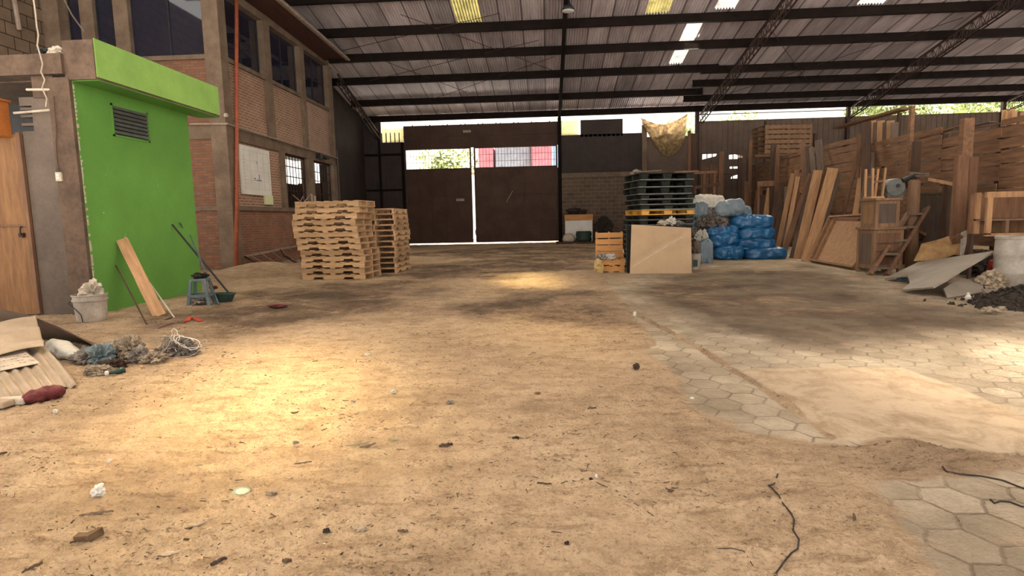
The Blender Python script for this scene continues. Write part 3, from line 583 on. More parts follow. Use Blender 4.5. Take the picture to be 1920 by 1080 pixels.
mb = MB(); mb.box(XO-.3, YF, 3.72, XO+.03, YE, 4.07); mb.box(-13.8, YF-.03, 3.72, XO+.03, YF+.1, 4.07); struct(mb, 'trim_6', 'concrete', loc=(0, 0, 0))
mb = MB(); mb.box(XO-.3, YF, 5.88, XO+.05, YE, 6.0); mb.box(-13.8, YF-.05, 5.88, XO+.05, YF+.1, 6.0); struct(mb, 'trim_7', 'concrete', loc=(0, 0, 0))
mb = MB(); mb.box(XO-.3, YF, 7.72, XO+.05, YE-.3, 7.95); mb.box(-13.8, YF-.03, 8.3, XO+.03, YF+.1, 9.2); mb.box(XO-.3, YF, 7.95, XO+.0, 22.8, 8.1); struct(mb, 'trim_8', 'concrete', loc=(0, 0, 0))
def column(x0, y0, z0, x1, y1, z1, label): return tag(MB().box(x0, y0, z0, x1, y1, z1).build('concrete_column', 'concrete', bevel=.01), label, 'column', 'concrete columns of the brick office')
column(XO-.4, YF-.06, 0, XO+.06, YF+.35, 8.4, 'concrete corner column of the brick office, beside the orange pipe')
column(XO-.25, 19.65, 1.84, XO+.06, 19.97, 3.75, 'lower column right of the whiteboard on the brick office')
column(XO-.25, 21.95, 1.84, XO+.06, 22.45, 3.75, 'lower column between the two barred office windows')
column(XO-.25, 24.55, 0, XO+.06, YE, 3.75, 'lower column at the far end of the brick office')
column(XO-.25, 18.95, 4.05, XO+.06, 19.4, 7.8, 'upper column right of the first dark office window')
column(XO-.25, 21.75, 4.05, XO+.06, 22.12, 7.8, 'upper column between the second and third dark office windows')
column(XO-.25, 24.5, 4.05, XO+.06, YE, 7.75, 'upper column at the far end of the brick office')
column(-12.83, YF-.06, 4.05, -12.44, YF+.2, 8.6, 'column standing between the dark windows just above the green annex corner')
column(-11.86, YF-.06, 4.05, -11.44, YF+.2, 8.6, 'column left of the wide dark window over the green roof slab')
column(-13.95, YF-.3, 0, -13.25, YF+.2, 9.2, 'wide column where the block wall meets the office front')
# dark upper windows
def pane(name_n, box, frame):
    g = tag(MB().box(*box).build(f'window_{name_n}', 'glass', loc=(0, 0, 0)), kind='structure'); m2 = MB()
    for f in frame: m2.box(*f)
    m2.build('window_frame', 'black', g); return g
for n, (ya, yb) in enumerate([(16.7, 18.95), (19.4, 21.75), (22.12, 24.5)]):
    ym = (ya+yb)/2
    pane(n+1, (XO-.2, ya, 6.0, XO-.17, yb, 7.75), [(XO-.18, ym-.02, 6, XO-.14, ym+.02, 7.75), (XO-.18, ya, 6, XO-.14, ya+.04, 7.75), (XO-.18, yb-.04, 6, XO-.14, yb, 7.75)]+([(XO-.18, ya, 6.9, XO-.14, yb, 6.93)] if n == 2 else []))
for n, (xa, xb) in enumerate([(-13.25, -12.83), (-12.44, -11.86), (-11.44, XO-.35)]):
    xm = (xa+xb)/2
    pane(n+4, (xa, YF+.1, 6.0, xb, YF+.13, 8.35), [(xm-.02, YF+.07, 6, xm+.02, YF+.11, 8.35)] if n == 2 else [(xa, YF+.07, 6, xa+.03, YF+.11, 8.3)])
# lower barred windows: openings into a room open on its far side
mb = MB(); mb.box(-10.7, YF+.2, 0, -10.6, YE, 2.95); mb.box(-10.6, YE-.1, 0, XO-.2, YE, 3.0); mb.box(-10.7, YF+.2, 3.95, XO-.1, YE, 4.1); struct(mb, 'wall_left_inner', 'plank_dark', loc=(0, 0, 0))
for n, (ya, yb) in enumerate([(19.97, 21.95), (22.45, 24.55)]):
    g = MB(); g.box(XO-.16, ya, 1.84, XO-.1, ya+.05, 3.72); g.box(XO-.16, yb-.05, 1.84, XO-.1, yb, 3.72); g.box(XO-.16, ya, 3.66, XO-.1, yb, 3.72); g.box(XO-.16, ya, 1.84, XO-.1, yb, 1.9)
    for z in (2.45, 2.95, 3.3): g.box(XO-.15, ya, z, XO-.12, yb, z+.03)
    w_ = struct(g, f'window_{n+7}', 'steel', loc=(0, 0, 0)); g = MB(); k = 8
    for i in range(1, k): y = ya+(yb-ya)*i/k; g.box(XO-.145, y-.014, 1.9, XO-.125, y+.014, 3.66)
    g.build('window_bars', 'steel', w_)
# eave
mb = MB(); mb.prism([(XO-.1, 15.6, 8.05), (-7.85, 15.6, 7.93), (-7.85, 24.2, 7.74), (XO-.1, 24.2, 7.86)], (0, 0, .05)); struct(mb, 'ceiling_eave', 'soffit', loc=(0, 0, 0))
mb = MB(); mb.beam((-7.84, 15.6, 7.97), (-7.84, 24.3, 7.77), .07, .15); mb.tube([(-7.76, 15.6, 7.93), (-7.76, 24.3, 7.72)], .05, 8); tag(mb.build('gutter', 'galv'), 'long brown gutter and fascia board along the brick office eave', 'gutter')
# pipes and cables of the office
a = atX(443, 507, XO+.12); b = atX(444, 0, XO+.12)
MBp = MB().tube([(a.x, a.y, 0), a.lerp(b, .5), (b.x, b.y, 7.85)], .055, 12); tag(MBp.build('orange_pipe', 'orange_pipe', smooth=True), 'orange vertical pipe running up the corner of the brick office', 'pipe')
cable('conduit', [(-9.9, YF-.1, 4.13), (XO+.12, YF-.1, 4.1), (XO+.12, 17.5, 4.08), (XO+.12, YE, 4.02)], .028, 'galv', 'thin grey conduit running along the beam of the brick office', 'pipe', n=8)
tag(MB().tube([(XO+.16, 23.0, 3.96), (XO+.2, 23.3, 3.86), (XO+.2, 23.6, 3.9)], .07, 8).box(XO+.08, 22.7, 3.8, XO+.24, 22.95, 4.0).build('junction_box', 'black'), 'dark junction box on the office beam above the far barred window', 'fitting')
tag(MB().lathe([(.05, 0), (.07, .04), (.04, .1)], 12, (XO+.12, YF-.12, 4.28)).build('lamp_holder', 'offwhite'), 'small white lamp holder at the tip of the green roof slab', 'lamp')
cable('cable', [(XO+.03, 19.55, 4.6+.02*0), (XO+.08, 19.7, 4.85), (XO+.06, 20.0, 4.8), (XO+.03, 20.1, 4.7)], .012, 'pale_cable', 'short loop of cable on the brickwork above the whiteboard', 'cable')
# whiteboard with a faint plan drawing, small poster, papers
def wall_quad(px4, X, th, name, m, parent=None):
    P = [atX(x, y, X) for x, y in px4]; return MB().prism(P, (th, 0, 0))
bd = thing('plan_board', 'white printed plan board fixed to the brick wall beside the orange pipe', 'board', atX(478, 365, XO+.02))
def child_world(mb, name, m, parent):
    L = parent.location; mb.v = [tuple(Vector(v)-L) for v in mb.v]; return mb.build(name, m, parent)
A_, B_, C_, D_ = atX(448, 270, XO+.02), atX(503.5, 282, XO+.02), atX(506, 366, XO+.02), atX(448, 363, XO+.02)
bz0, bz1 = D_.z, A_.z; by0, by1 = A_.y, B_.y; bz1 = min(bz1, 3.66)
child_world(MB().box(XO-.02, by0, bz0, XO+.03, by1, bz1), 'board_panel', 'white', bd)
mb = MB(); rr = random.Random(3)
def bl(u0, v0, u1, v1): mb.box(XO+.031, by0+(by1-by0)*u0, bz0+(bz1-bz0)*v0, XO+.034, by0+(by1-by0)*u1, bz0+(bz1-bz0)*v1)
for u in (.1, .3, .55, .75, .93): bl(u, .08, u+.006, .94)
for v in (.12, .3, .5, .7, .9): bl(.06, v, .95, v+.006)
for i in range(10): v = .15+i*.07; bl(.05, v, .05+.06+rr.random()*.06, v+.01)
child_world(mb, 'printed_lines', 'paleink', bd)
mb = MB(); bl(.40, .33, .46, .36); bl(.5, .30, .66, .33); bl(.58, .33, .60, .44); bl(.36, .30, .50, .31); bl(.52, .66, .54, .72); child_world(mb, 'printed_marks', 'ink', bd)
P1_, P2_ = atX(496, 364, XO+.02), atX(512, 384, XO+.02)
tag(MB().box(XO-.02, P1_.y, P2_.z, XO+.035, P2_.y, P1_.z-.03).build('small_poster', 'poster_green'), 'small pale green poster below the right corner of the whiteboard', 'poster')
tag(MB().box(XO+.06, 22.25, 1.95, XO+.07, 22.43, 2.35).build('paper_notice', 'pink'), 'pinkish notice on the column just above the tall pallet stack', 'notice')
tag(MB().box(XO+.06, 21.98, 1.9, XO+.07, 22.12, 2.4).build('paper_notice', 'offwhite'), 'pale narrow notice on the column above the left end of the pallets', 'notice')
# block wall over the annex
mb = MB(); mb.box(-13.95, 7.0, 3.9, -13.7, YF-.25, 9.5); struct(mb, 'wall_left_block', 'block_x', loc=(0, 0, 0))
cable('conduit', [(-13.6, 15.2, 9.3), (-13.6, 15.1, 7.2), (-13.6, 15.15, 6.45)], .06, 'galv', 'pale vertical conduit on the block wall at the top left corner', 'pipe', n=8)

# ---------------------------------------------------------------- green annex
XA, YA, YAe = -6.74, 8.32, 11.0
sbox('wall_annex_side', 'green', XA-.2, YA-.02, 0, XA, YAe, 3.45)
mb = MB(); mb.box(XA-.34, YA-.08, 0, XA-.012, YA+.2, 3.44); mb.box(XA-.2, YAe, 0, XA-.02, YAe+.02, 3.45)
struct(mb, 'wall_annex_pillar', 'rough_concrete', loc=(0, 0, 0))
mb = MB(); mb.box(XA-.86, YA, 0, XA-.34, YA+.15, 2.72); mb.box(XA-.86, YA, 3.08, XA-.34, YA+.15, 3.2); mb.box(XA-.68, YA, 2.72, XA-.34, YA+.15, 3.08)
for z in (2.8, 2.92, 3.02): mb.box(XA-.86, YA, z, XA-.68, YA+.1, z+.035)
struct(mb, 'wall_annex_front', 'plaster', loc=(0, 0, 0))
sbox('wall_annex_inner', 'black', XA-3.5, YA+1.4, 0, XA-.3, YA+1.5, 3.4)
mb = MB(); mb.box(XA-3.2, YA-.12, 3.48, XA-.06, YA+.3, 3.76); mb.box(XA-3.2, YA+.2, 3.46, XA+.3, YAe+.4, 3.7); mb.box(XA-.62, YA-.02, 3.18, XA-.3, YA+.14, 3.5)
mb.box(XA-.06, YA-.07, 3.40, XA+.39, YAe+.42, 3.94)
struct(mb, 'ceiling_annex', 'rough_concrete', loc=(0, 0, 0))
mb = MB(); mb.box(XA+.39, YA-.05, 3.43, XA+.405, YAe+.42, 3.96); struct(mb, 'trim_9', 'green_light', loc=(0, 0, 0))
mb = MB(); mb.box(XA+.0, YA-.02, 3.39, XA+.39, YAe+.42, 3.40); struct(mb, 'trim_10', 'green', loc=(0, 0, 0))
rr = random.Random(2); mb = MB()
for i in range(60):
    z = .1+i*.054
    if rr.random() < .75: y = YA-.02; wd = .008+.025*rr.random(); mb.box(XA-.005, y-.002, z, XA+.003, y+wd, z+.03+.03*rr.random())
for y, z, s in ((8.62, 1.52, .02), (9.02, 1.13, .025), (9.05, 1.18, .012), (9.95, 2.0, .01), (8.75, 2.1, .008)): mb.box(XA, y, z, XA+.003, y+s*1.6, z+s)
struct(mb, 'trim_11', 'offwhite', loc=(0, 0, 0))
# louvre vent in the green wall
v0, v1 = atX(206, 193, XA), atX(281, 268, XA)
lv = thing('louvre_vent', 'rectangular metal louvre vent set high in the green wall', 'vent', (XA, (v0.y+v1.y)/2, v1.z)); hw, hh = (v1.y-v0.y)/2, v0.z-v1.z
MB().box(-.02, -hw, 0, .012, -hw+.035, hh).box(-.02, hw-.035, 0, .012, hw, hh).box(-.02, -hw, 0, .012, hw, .03).box(-.02, -hw, hh-.03, .012, hw, hh).build('vent_frame', 'green', lv)
MB().box(.0, -hw+.03, .02, .003, hw-.03, hh-.02).build('vent_opening', 'black', lv)
for i in range(7):
    z = .045+i*(hh-.09)/6.5; MB().prism([(.004, -hw+.03, z+.045), (.03, -hw+.03, z), (.034, -hw+.03, z+.006), (.008, -hw+.03, z+.05)], (0, 2*hw-.06, 0)).build('slat', 'greyplastic', lv)
# door, orange box, bar, switch, cables at far left
d = tag(MB().box(XA-1.9, YA-.02, .03, XA-.88, YA+.04, 2.68).build('door_3', 'doorwood', loc=(0, 0, 0)), 'plywood door at the left edge of the photo', 'door', kind='structure')
MB().box(XA-.93, YA-.05, .05, XA-.87, YA, 2.7).box(XA-1.9, YA-.04, 1.35, XA-.9, YA, 1.38).build('door_frame', 'plank_mid', d)
hp = atY(38, 442, YA-.06); MB().tube([(hp.x, YA-.03, hp.z+.14), (hp.x+.03, YA-.08, hp.z+.1), (hp.x+.02, YA-.08, hp.z+.02), (hp.x+.04, YA-.06, hp.z-.03)], .012, 6).box(hp.x-.02, YA-.07, hp.z-.02, hp.x+.05, YA-.03, hp.z+.04).build('padlock', 'steel', d)
ob = thing('wall_box', 'orange metal box fixed above the plywood door at the left edge', 'box', (-8.1, YA-.1, 2.63))
MB().box(-.4, -.12, 0, .36, .08, .5).build('box_body', 'orangebox', ob, bevel=.01); MB().box(-.4, -.14, .5, .38, .1, .53).build('box_lid', 'orangebox', ob); MB().tube([(.17, -.125, .27), (.17, -.115, .27)], .035, 12).build('hole', 'black', ob)
a, b = atY(26, 212, YA-.05), atY(100, 206, YA-.05); tag(MB().tube([a, b], .018, 8).build('white_bar', 'offwhite'), 'pale horizontal bar across the bare plaster beside the orange box', 'bar')
a, b = atY(50, 168, YA-.07), atY(94, 168, YA-.07); tag(MB().tube([a, b], .018, 8).build('white_bar', 'offwhite'), 'short pale bar under the concrete beam at upper left', 'bar')
sw = thing('light_switch', 'white light switch on the bare pillar left of the green wall', 'switch', atY(112, 340, YA-.09))
MB().box(-.045, -.02, 0, .045, .02, .13).build('switch_plate', 'offwhite', sw, bevel=.006); MB().box(-.02, -.028, .03, .02, -.018, .06).box(-.02, -.028, .075, .02, -.018, .105).build('rocker', 'white', sw)
cable('cable', [atY(x, y, YA-.1) for x, y in ((111, 322), (107, 295), (105, 265), (106, 245), (103, 215), (101, 180))], .006, 'plank_dark', 'thin dark cable running down the pillar to the light switch', 'cable')
cable('cable', [atY(x, y, YA-.18) for x, y in ((60, -20), (66, 20), (69, 50), (72, 65), (70, 85), (76, 105), (80, 120), (77, 135), (84, 150), (79, 165), (88, 185), (86, 200))], .011, 'pale_cable', 'pale twisted cable hanging down over the concrete beam at upper left', 'cable')
cable('cable', [atY(x, y, 16.0) for x, y in ((118, -5), (135, 28), (158, 60))], .02, 'galv', 'taut grey cable crossing the narrow dark window at upper left', 'cable')
def crumple(c, rx, ry, rz, seed=0, sub=4, amp=.45, fr=2.2, flat=0.):
    bm = bmesh.new(); bmesh.ops.create_icosphere(bm, subdivisions=sub, radius=1); off = Vector((seed*13.7, seed*7.1, seed*3.3)); mb = MB()
    for v in bm.verts:
        p = v.co.copy(); n = 1-abs(mnoise.noise(p*fr+off))*2*amp-abs(mnoise.noise(p*fr*2.6+off))*amp*.8+mnoise.noise(p*fr*.6+off*2)*amp*.8
        q = p*n; z = q.z*rz
        if z < -rz*.5: z = -rz*.5+(z+rz*.5)*.1
        mb.v.append((c[0]+q.x*rx, c[1]+q.y*ry, c[2]+z+rz*.5))
    mb.f = [tuple(v.index for v in f.verts) for f in bm.faces]; bm.free(); return mb
p = atY(84, 126, YA-.05); tag(crumple((p.x-.03, YA+.02, 3.76), .14, .1, .1, 4, 3).build('black_bag', 'black'), 'crumpled black plastic on the beam at upper left', 'plastic bag')
tag(crumple((p.x+.17, YA-.02, 3.76), .15, .09, .09, 9, 3).build('plastic_wad', 'offwhite'), 'crumpled cream plastic on the beam beside the green roof slab', 'plastic bag')

# ---------------------------------------------------------------- things by the green wall
def board_between(a, b, wd, th, m, name, label, cat, face=(0, -1, 0), group=None, taper=0):
    a, b = Vector(a), Vector(b); d = (b-a).normalized(); f = Vector(face); x = d.cross(f).normalized(); y = x.cross(d).normalized(); L = (b-a).length
    mb = MB(); n = 6; rd = random.Random(hash((round(a.x, 2), round(b.x, 2))) & 999)
    mw = frame_matrix(a, x, -y, d)
    for i in range(n+1):
        z = L*i/n; hw_ = wd/2*(1-taper*i/n)+rd.uniform(-.004, .004); bow = math.sin(math.pi*i/n)*rd.uniform(0, .012)
        mb.v += [(-hw_, bow, z), (hw_, bow, z), (hw_, bow+th, z), (-hw_, bow+th, z)]
    for i in range(n):
        k = i*4; mb.f += [(k+j, k+(j+1) % 4, k+4+(j+1) % 4, k+4+j) for j in range(4)]
    mb.f += [(3, 2, 1, 0), (n*4, n*4+1, n*4+2, n*4+3)]
    o = mb.build(name, m, loc=(0, 0, 0)); o.matrix_world = mw; return tag(o, label, cat, group)
t_ = atX(228, 448, XA+.05); b_ = GG(299, 592)
board_between(b_, t_, .165, .035, 'plank_light', 'wooden_plank', 'light brown plank leaning against the green wall', 'plank', (.6, -.8, 0))
cable('bent_rod', [atX(217, 498, XA+.03), atY(250, 560, 7.9), GG(275, 609), GG(300, 603), GG(326, 594)], .011, 'plank_dark', 'thin dark bent rod leaning on the green wall left of the plank', 'rod')
cable('thin_stick', [atY(281, 531, 8.62), GG(327, 595)], .011, 'offwhite', 'thin pale stick leaning beside the plank at the green wall', 'stick')
cable('black_pipe', [GG(431, 551), atX(323, 421, XA+.03)], .018, 'black', 'black pipe leaning on the green wall behind the stool', 'pipe', n=8)
cable('grey_rod', [GG(399, 535), atX(337, 417, XA+.03)], .012, 'stool', 'thin grey-green rod leaning on the green wall, uppermost of the bundle', 'rod', n=6)
cable('grey_rod', [GG(410, 570), atX(357, 441, XA+.12)], .014, 'stool', 'grey rod leaning beside the stool, crossing in front of the black pipe', 'rod', n=6)
# stool
sp = G(368, 578); st = thing('plastic_stool', 'blue-grey plastic stool heaped with dark scraps by the green wall', 'stool', (sp.x, sp.y+.16, gz(sp.x, sp.y)-.01), .25)
MB().lathe([(.0, .43), (.16, .43), (.175, .42), (.175, .385), (.165, .385)][::-1], 4, (0, 0, 0)).build('seat', 'stool', st, bevel=.01).rotation_euler = (0, 0, R(45))
for sx in (-1, 1):
    for sy in (-1, 1):
        MB().prism([(sx*.125, sy*.125, .40), (sx*.085, sy*.125, .40), (sx*.13, sy*.175, 0), (sx*.175, sy*.175, 0)], (0, -sy*.035, 0)).build('leg', 'stool', st)
MB().beam((-.15, -.155, .16), (.15, -.155, .16), .02, .04).beam((-.15, .155, .16), (.15, .155, .16), .02, .04).beam((.155, -.15, .16), (.155, .15, .16), .02, .04).beam((-.155, -.15, .16), (-.155, .15, .16), .02, .04).build('stretcher', 'stool', st)
tag(crumple((st.location.x, st.location.y, st.location.z+.43), .15, .14, .07, 21, 4, .6).build('scrap_heap', 'rubble'), 'dark heap of scraps lying on the blue-grey stool', 'scraps')
tag(crumple((st.location.x+.02, st.location.y-.05, gz(st.location.x, st.location.y)), .17, .16, .10, 24, 4, .6).build('scrap_heap', 'greywhite'), 'grey scraps on the ground under the blue-grey stool', 'scraps')
g_ = GG(408, 566); m2 = MB().lathe([(.09, 0), (.13, .13), (.14, .13), (.14, .15), (.12, .15), (.08, .02)], 16); o = m2.build('plastic_basin', 'green_plastic', loc=(0, 0, 0)); o.scale = (1.7, .9, 1); o.location = (g_.x, g_.y+.15, g_.z); tag(o, 'dark green plastic basin on the ground right of the stool', 'basin')
tag(crumple(GG(400, 543), .1, .1, .07, 31, 3).build('red_rag', 'red_sack'), 'dull red rag behind the green basin', 'rag')
def strip(px, wd, m, name, label, cat, lift=.012, group=None):
    pts = [GG(x, y)+Vector((0, 0, lift)) for x, y in px]; mb = MB()
    for i, p in enumerate(pts):
        t = (pts[min(i+1, len(pts)-1)]-pts[max(i-1, 0)]).normalized(); n = t.cross(Vector((0, 0, 1))).normalized()*wd/2
        up_ = Vector((0, 0, .006*math.sin(i*1.7))); mb.v += [tuple(p-n+up_), tuple(p+n+up_), tuple(p+n+up_-Vector((0, 0, .006))), tuple(p-n+up_-Vector((0, 0, .006)))]
    for i in range(len(pts)-1): k = 4*i; mb.f += [(k+j, k+(j+1) % 4, k+4+(j+1) % 4, k+4+j) for j in range(4)]
    mb.f += [(0, 1, 2, 3), tuple(len(mb.v)-4+j for j in range(4))]
    return tag(mb.build(name, m), label, cat, group)
strip([(350, 602), (357, 599), (368, 600), (376, 601)], .07, 'red', 'red_plastic', 'bright red plastic scrap on the dirt in front of the stool', 'plastic scrap', .02)
strip([(297, 617), (310, 611), (322, 609), (335, 604), (348, 606)], .018, 'red_sack', 'red_rope', 'reddish cord on the dirt between plank and stool', 'cord')
tag(crumple(GG(520, 576), .17, .12, .03, 41, 4, .5).build('red_net', 'red_sack'), 'flattened reddish net bag on the dirt well right of the stool', 'net bag')
# bucket with rag
bp = GG(155, 607); bk = thing('paint_bucket', 'dusty white bucket standing at the foot of the bare pillar', 'bucket', (bp.x, bp.y+.17, bp.z-.01))
MB().lathe([(.0, 0.0), (.165, 0), (.175, .02), (.195, .29), (.21, .29), (.21, .31), (.197, .315), (.2, .355), (.212, .36), (.212, .375), (.198, .375), (.19, .33), (.16, .03), (0, .02)], 32).build('bucket_body', 'bucket', bk, smooth=False)
MB().tube([(-.2, 0, .33), (-.17, -.17, .27), (-.06, -.2, .2), (.02, -.205, .12), (.03, -.2, .02)], .006, 6).build('handle', 'wire', bk)
tag(crumple((bk.location.x+.04, bk.location.y, bk.location.z+.3), .15, .15, .19, 8, 4, .5).build('rag', 'offwhite'), 'dirty cream rag stuffed in the top of the white bucket', 'rag')
# ladder and scrap by the office wall
la = thing('metal_ladder', 'grey metal ladder lying against the office wall left of the pallet stack', 'ladder', (-8.4, 17.8, 0))
def lw(p): return Vector(p)-la.location
A0, A1 = atX(459, 481, XO+.15), atX(600, 452, XO+.15); B0, B1 = G(497, 503, .05), G(600, 470, .05)
for a, b in ((A0, A1), (B0, B1)): MB().beam(lw(a), lw(b), .03, .06).build('rail', 'galv', la)
for i in range(9): MB().tube([lw(A0.lerp(A1, (i+.5)/9)), lw(B0.lerp(B1, (i+.5)/9))], .016, 6).build('rung', 'galv', la)
MB().beam(lw(A0), lw(B0), .03, .05).build('brace', 'steel', la)
cable('curved_bar', [atX(526, 468, XO+.4), atX(533, 480, XO+.5), atX(550, 490, XO+.6), atX(575, 500, XO+.7)], .022, 'steel', 'dark curved metal bar lying over the ladder', 'bar', n=8)
sc = thing('scrap_bicycle', 'dark tangle of bicycle parts leaning on the office sill behind the pallets', 'bicycle', (XO+.35, 20.6, 0))
MB().tube([(math.cos(a)*.05, math.sin(a)*.33, 1.35+math.cos(a)*.33) for a in np.linspace(0, 2*math.pi, 25)], .02, 6).build('wheel', 'black', sc)
MB().tube([(0, -.3, 1.3), (0, .1, 1.75), (0, .5, 1.45), (0, -.3, 1.3)], .02, 6).tube([(0, .1, 1.75), (0, .12, 2.1)], .018, 6).build('frame', 'bike', sc)
MB().tube([(-.2, -.45, 2.3), (.05, -.25, 2.0), (.1, .0, 2.15), (.2, .15, 2.35)], .018, 6).tube([(0, -.5, 1.9), (.1, -.3, 2.25), (.1, -.15, 1.95)], .014, 6).build('handlebar', 'galv', sc)
MB().tube([(0, -.55, 0), (0, -.25, 1.35)], .03, 6).tube([(0, .5, 0), (0, .4, 1.4)], .03, 6).build('stand', 'steel', sc)
tag(crumple((XO+.33, 20.7, 1.45), .2, .45, .2, 77, 4, .5).build('dark_bag', 'black'), 'black bag slung over the bicycle parts at the office sill', 'bag')
# ---------------------------------------------------------------- pallets
def wooden_pallet(L=1.5, D=1.0, Hh=.136, mm=('pine', 'pine_y'), nt=7, solid=False, boxy=False):
    t = thing('wooden_pallet', '', 'pallet'); sh = Hh-.04; zb = .02
    for sy in (-1, 0, 1):
        y = sy*(D/2-.03); pts = []
        if solid: pts = [(-L/2, y-.022, zb), (L/2, y-.022, zb), (L/2, y-.022, zb+sh), (-L/2, y-.022, zb+sh)]
        else:
            nh = .048
            for c in (-.24*L, .24*L): pts += [(c-.13, y-.022, zb), (c-.10, y-.022, zb+nh), (c+.10, y-.022, zb+nh), (c+.13, y-.022, zb)]
            pts = [(-L/2, y-.022, zb)]+pts+[(L/2, y-.022, zb), (L/2, y-.022, zb+sh), (-L/2, y-.022, zb+sh)]
        MB().prism(pts, (0, .044, 0)).build('stringer', mm[0], t)
    mb = MB(); rd = random.Random(nt)
    for i in range(nt):
        x = -L/2+.06+(L-.12)*i/(nt-1); mb.box(x-.055, -D/2-rd.uniform(0, .012), zb+sh, x+.055, D/2, zb+sh+.02)
    mb.build('top_deck', mm[1], t)
    for x in (-L/2+.06, -.0, L/2-.06): MB().box(x-.06, -D/2-.004, 0, x+.06, D/2, .02).build('bottom_board', mm[1], t)
    return t
ordn = ['bottom', 'second from the ground', 'third from the ground', 'fourth from the ground', 'fifth from the ground', 'sixth from the ground', 'seventh from the ground', 'eighth from the ground', 'ninth from the ground', 'tenth from the ground', 'eleventh from the ground', 'twelfth from the ground', 'topmost']
proto = wooden_pallet(); proto2 = wooden_pallet(solid=True)
Rs = [1110, 1105, 1105, 1105, 1100, 1075, 1070, 1045, 1035, 1030, 1045, 1070, 1075]
fr0, fr1 = G(695, 528), G(576, 524); rz0 = R(-4); rd = random.Random(4); ps = 1.77/13/.136*1.0
z = gz(-4.7, 13.4)
for i in range(13):
    src = proto2 if i in (7,) else proto
    t = proto if i == 0 else (proto2 if i == 7 else copy_tree(src))
    dx = (Rs[i]-1110)/5.143/91
    t.location = (-4.78+dx, 13.42+rd.uniform(-.015, .02), z+i*.1365); t.rotation_euler = (0, 0, rz0+R(rd.uniform(-1.2, 1.2)))
    tag(t, f'pine pallet, {ordn[i]} in the large front pallet stack' if i else 'pine pallet at the bottom of the large front pallet stack', 'pallet', 'pine pallets in the front stack')
rd = random.Random(9)
for i in range(12):
    t = copy_tree(proto); t.location = (-4.22+rd.uniform(-.03, .03)-.02*(i > 9), 15.05, z+i*.134); t.rotation_euler = (0, 0, R(90+rd.uniform(-1.5, 1.5))); 
    lab = ordn[i] if i < 11 else 'topmost'
    tag(t, f'pine pallet, {lab} in the smaller stack behind the large one', 'pallet', 'pine pallets in the rear stack')
def plastic_pallet(m1='blackplastic', m2='greyplastic', L=1.32, D=1.15, Hh=.12):
    t = thing('plastic_pallet', '', 'pallet'); mb = MB()
    mb.box(-L/2, -D/2, Hh-.024, L/2, D/2, Hh-.002)
    mb.build('deck', m1, t, bevel=.006); 
    for x, wd in ((-L/2+.10, .10), (0, .11), (L/2-.10, .10)):
        for y in (-D/2+.08, 0, D/2-.08): MB().prism([(x-wd, y-.07, Hh-.03), (x-wd*.75, y-.07, 0), (x+wd*.75, y-.07, 0), (x+wd, y-.07, Hh-.03)], (0, .14, 0)).build('foot', m1, t)
    for y in (-D/2+.03, 0, D/2-.03): MB().box(-L/2, y-.025, -.001, L/2, y+.025, .02).build('runner', m2, t)
    for x in (-L/2+.02, L/2-.02): MB().box(x-.015, -D/2, 0, x+.015, D/2, .018).build('side_runner', m2, t)
    return t
pp = plastic_pallet(); pt = plastic_pallet(Hh=.165); py = plastic_pallet('yellowplastic', 'yellowplastic'); z = .0; rd = random.Random(3)
n = 18
for i in range(n):
    big = i >= n-3; yel = i == 11; src = py if yel else (pt if big else pp)
    first = (i == 0) or yel or i == n-3; t = src if first else copy_tree(src)
    t.location = (2.72+rd.uniform(-.04, .04)+(.03 if i > 11 else 0)-(.06 if i > 14 else 0), 14.68+rd.uniform(-.02, .02), z); t.rotation_euler = (0, 0, R(10+rd.uniform(-2, 2)))
    nm = 'yellow plastic pallet in the middle of the dark plastic stack' if yel else ('topmost dark plastic pallet of the stack' if i == n-1 else ('dark plastic pallet at the bottom of the stack, behind the cardboard' if i == 0 else
         (f'dark plastic pallet, {["one", "two", "three", "four", "five", "six"][i-12]} above the yellow one' if i > 11 else f'dark plastic pallet, {["eleven", "ten", "nine", "eight", "seven", "six", "five", "four", "three", "two", "one"][i]} below the yellow one')))
    tag(t, nm, 'pallet', 'plastic pallets in the tall stack'); z += .165 if big else .12
ZT = z
up_ = plastic_pallet(L=1.36, D=1.08); up_.rotation_euler = (R(90-3), 0, 0); up_.location = (2.5, 13.72, .55); tag(up_, 'dark plastic pallet standing on edge right behind the cardboard', 'pallet')
tag(crumple((2.15, 14.45, ZT), .16, .12, .09, 51, 3).build('rag', 'greywhite'), 'small grey rag at the left end on top of the dark pallet stack', 'rag')
tag(MB().beam((2.1, 14.3, ZT+.04), (2.75, 14.5, ZT+.08), .1, .03).beam((2.2, 14.4, ZT+.01), (2.7, 14.4, ZT+.01), .2, .02).build('scrap_board', 'plank_grey'), 'grey scrap board lying on top of the dark pallet stack', 'board')
tag(MB().beam((3.05, 14.4, ZT+.02), (3.6, 14.4, ZT+.03), .14, .04).build('scrap_board', 'plank_mid'), 'brown scrap board at the right end on top of the dark pallet stack', 'board')
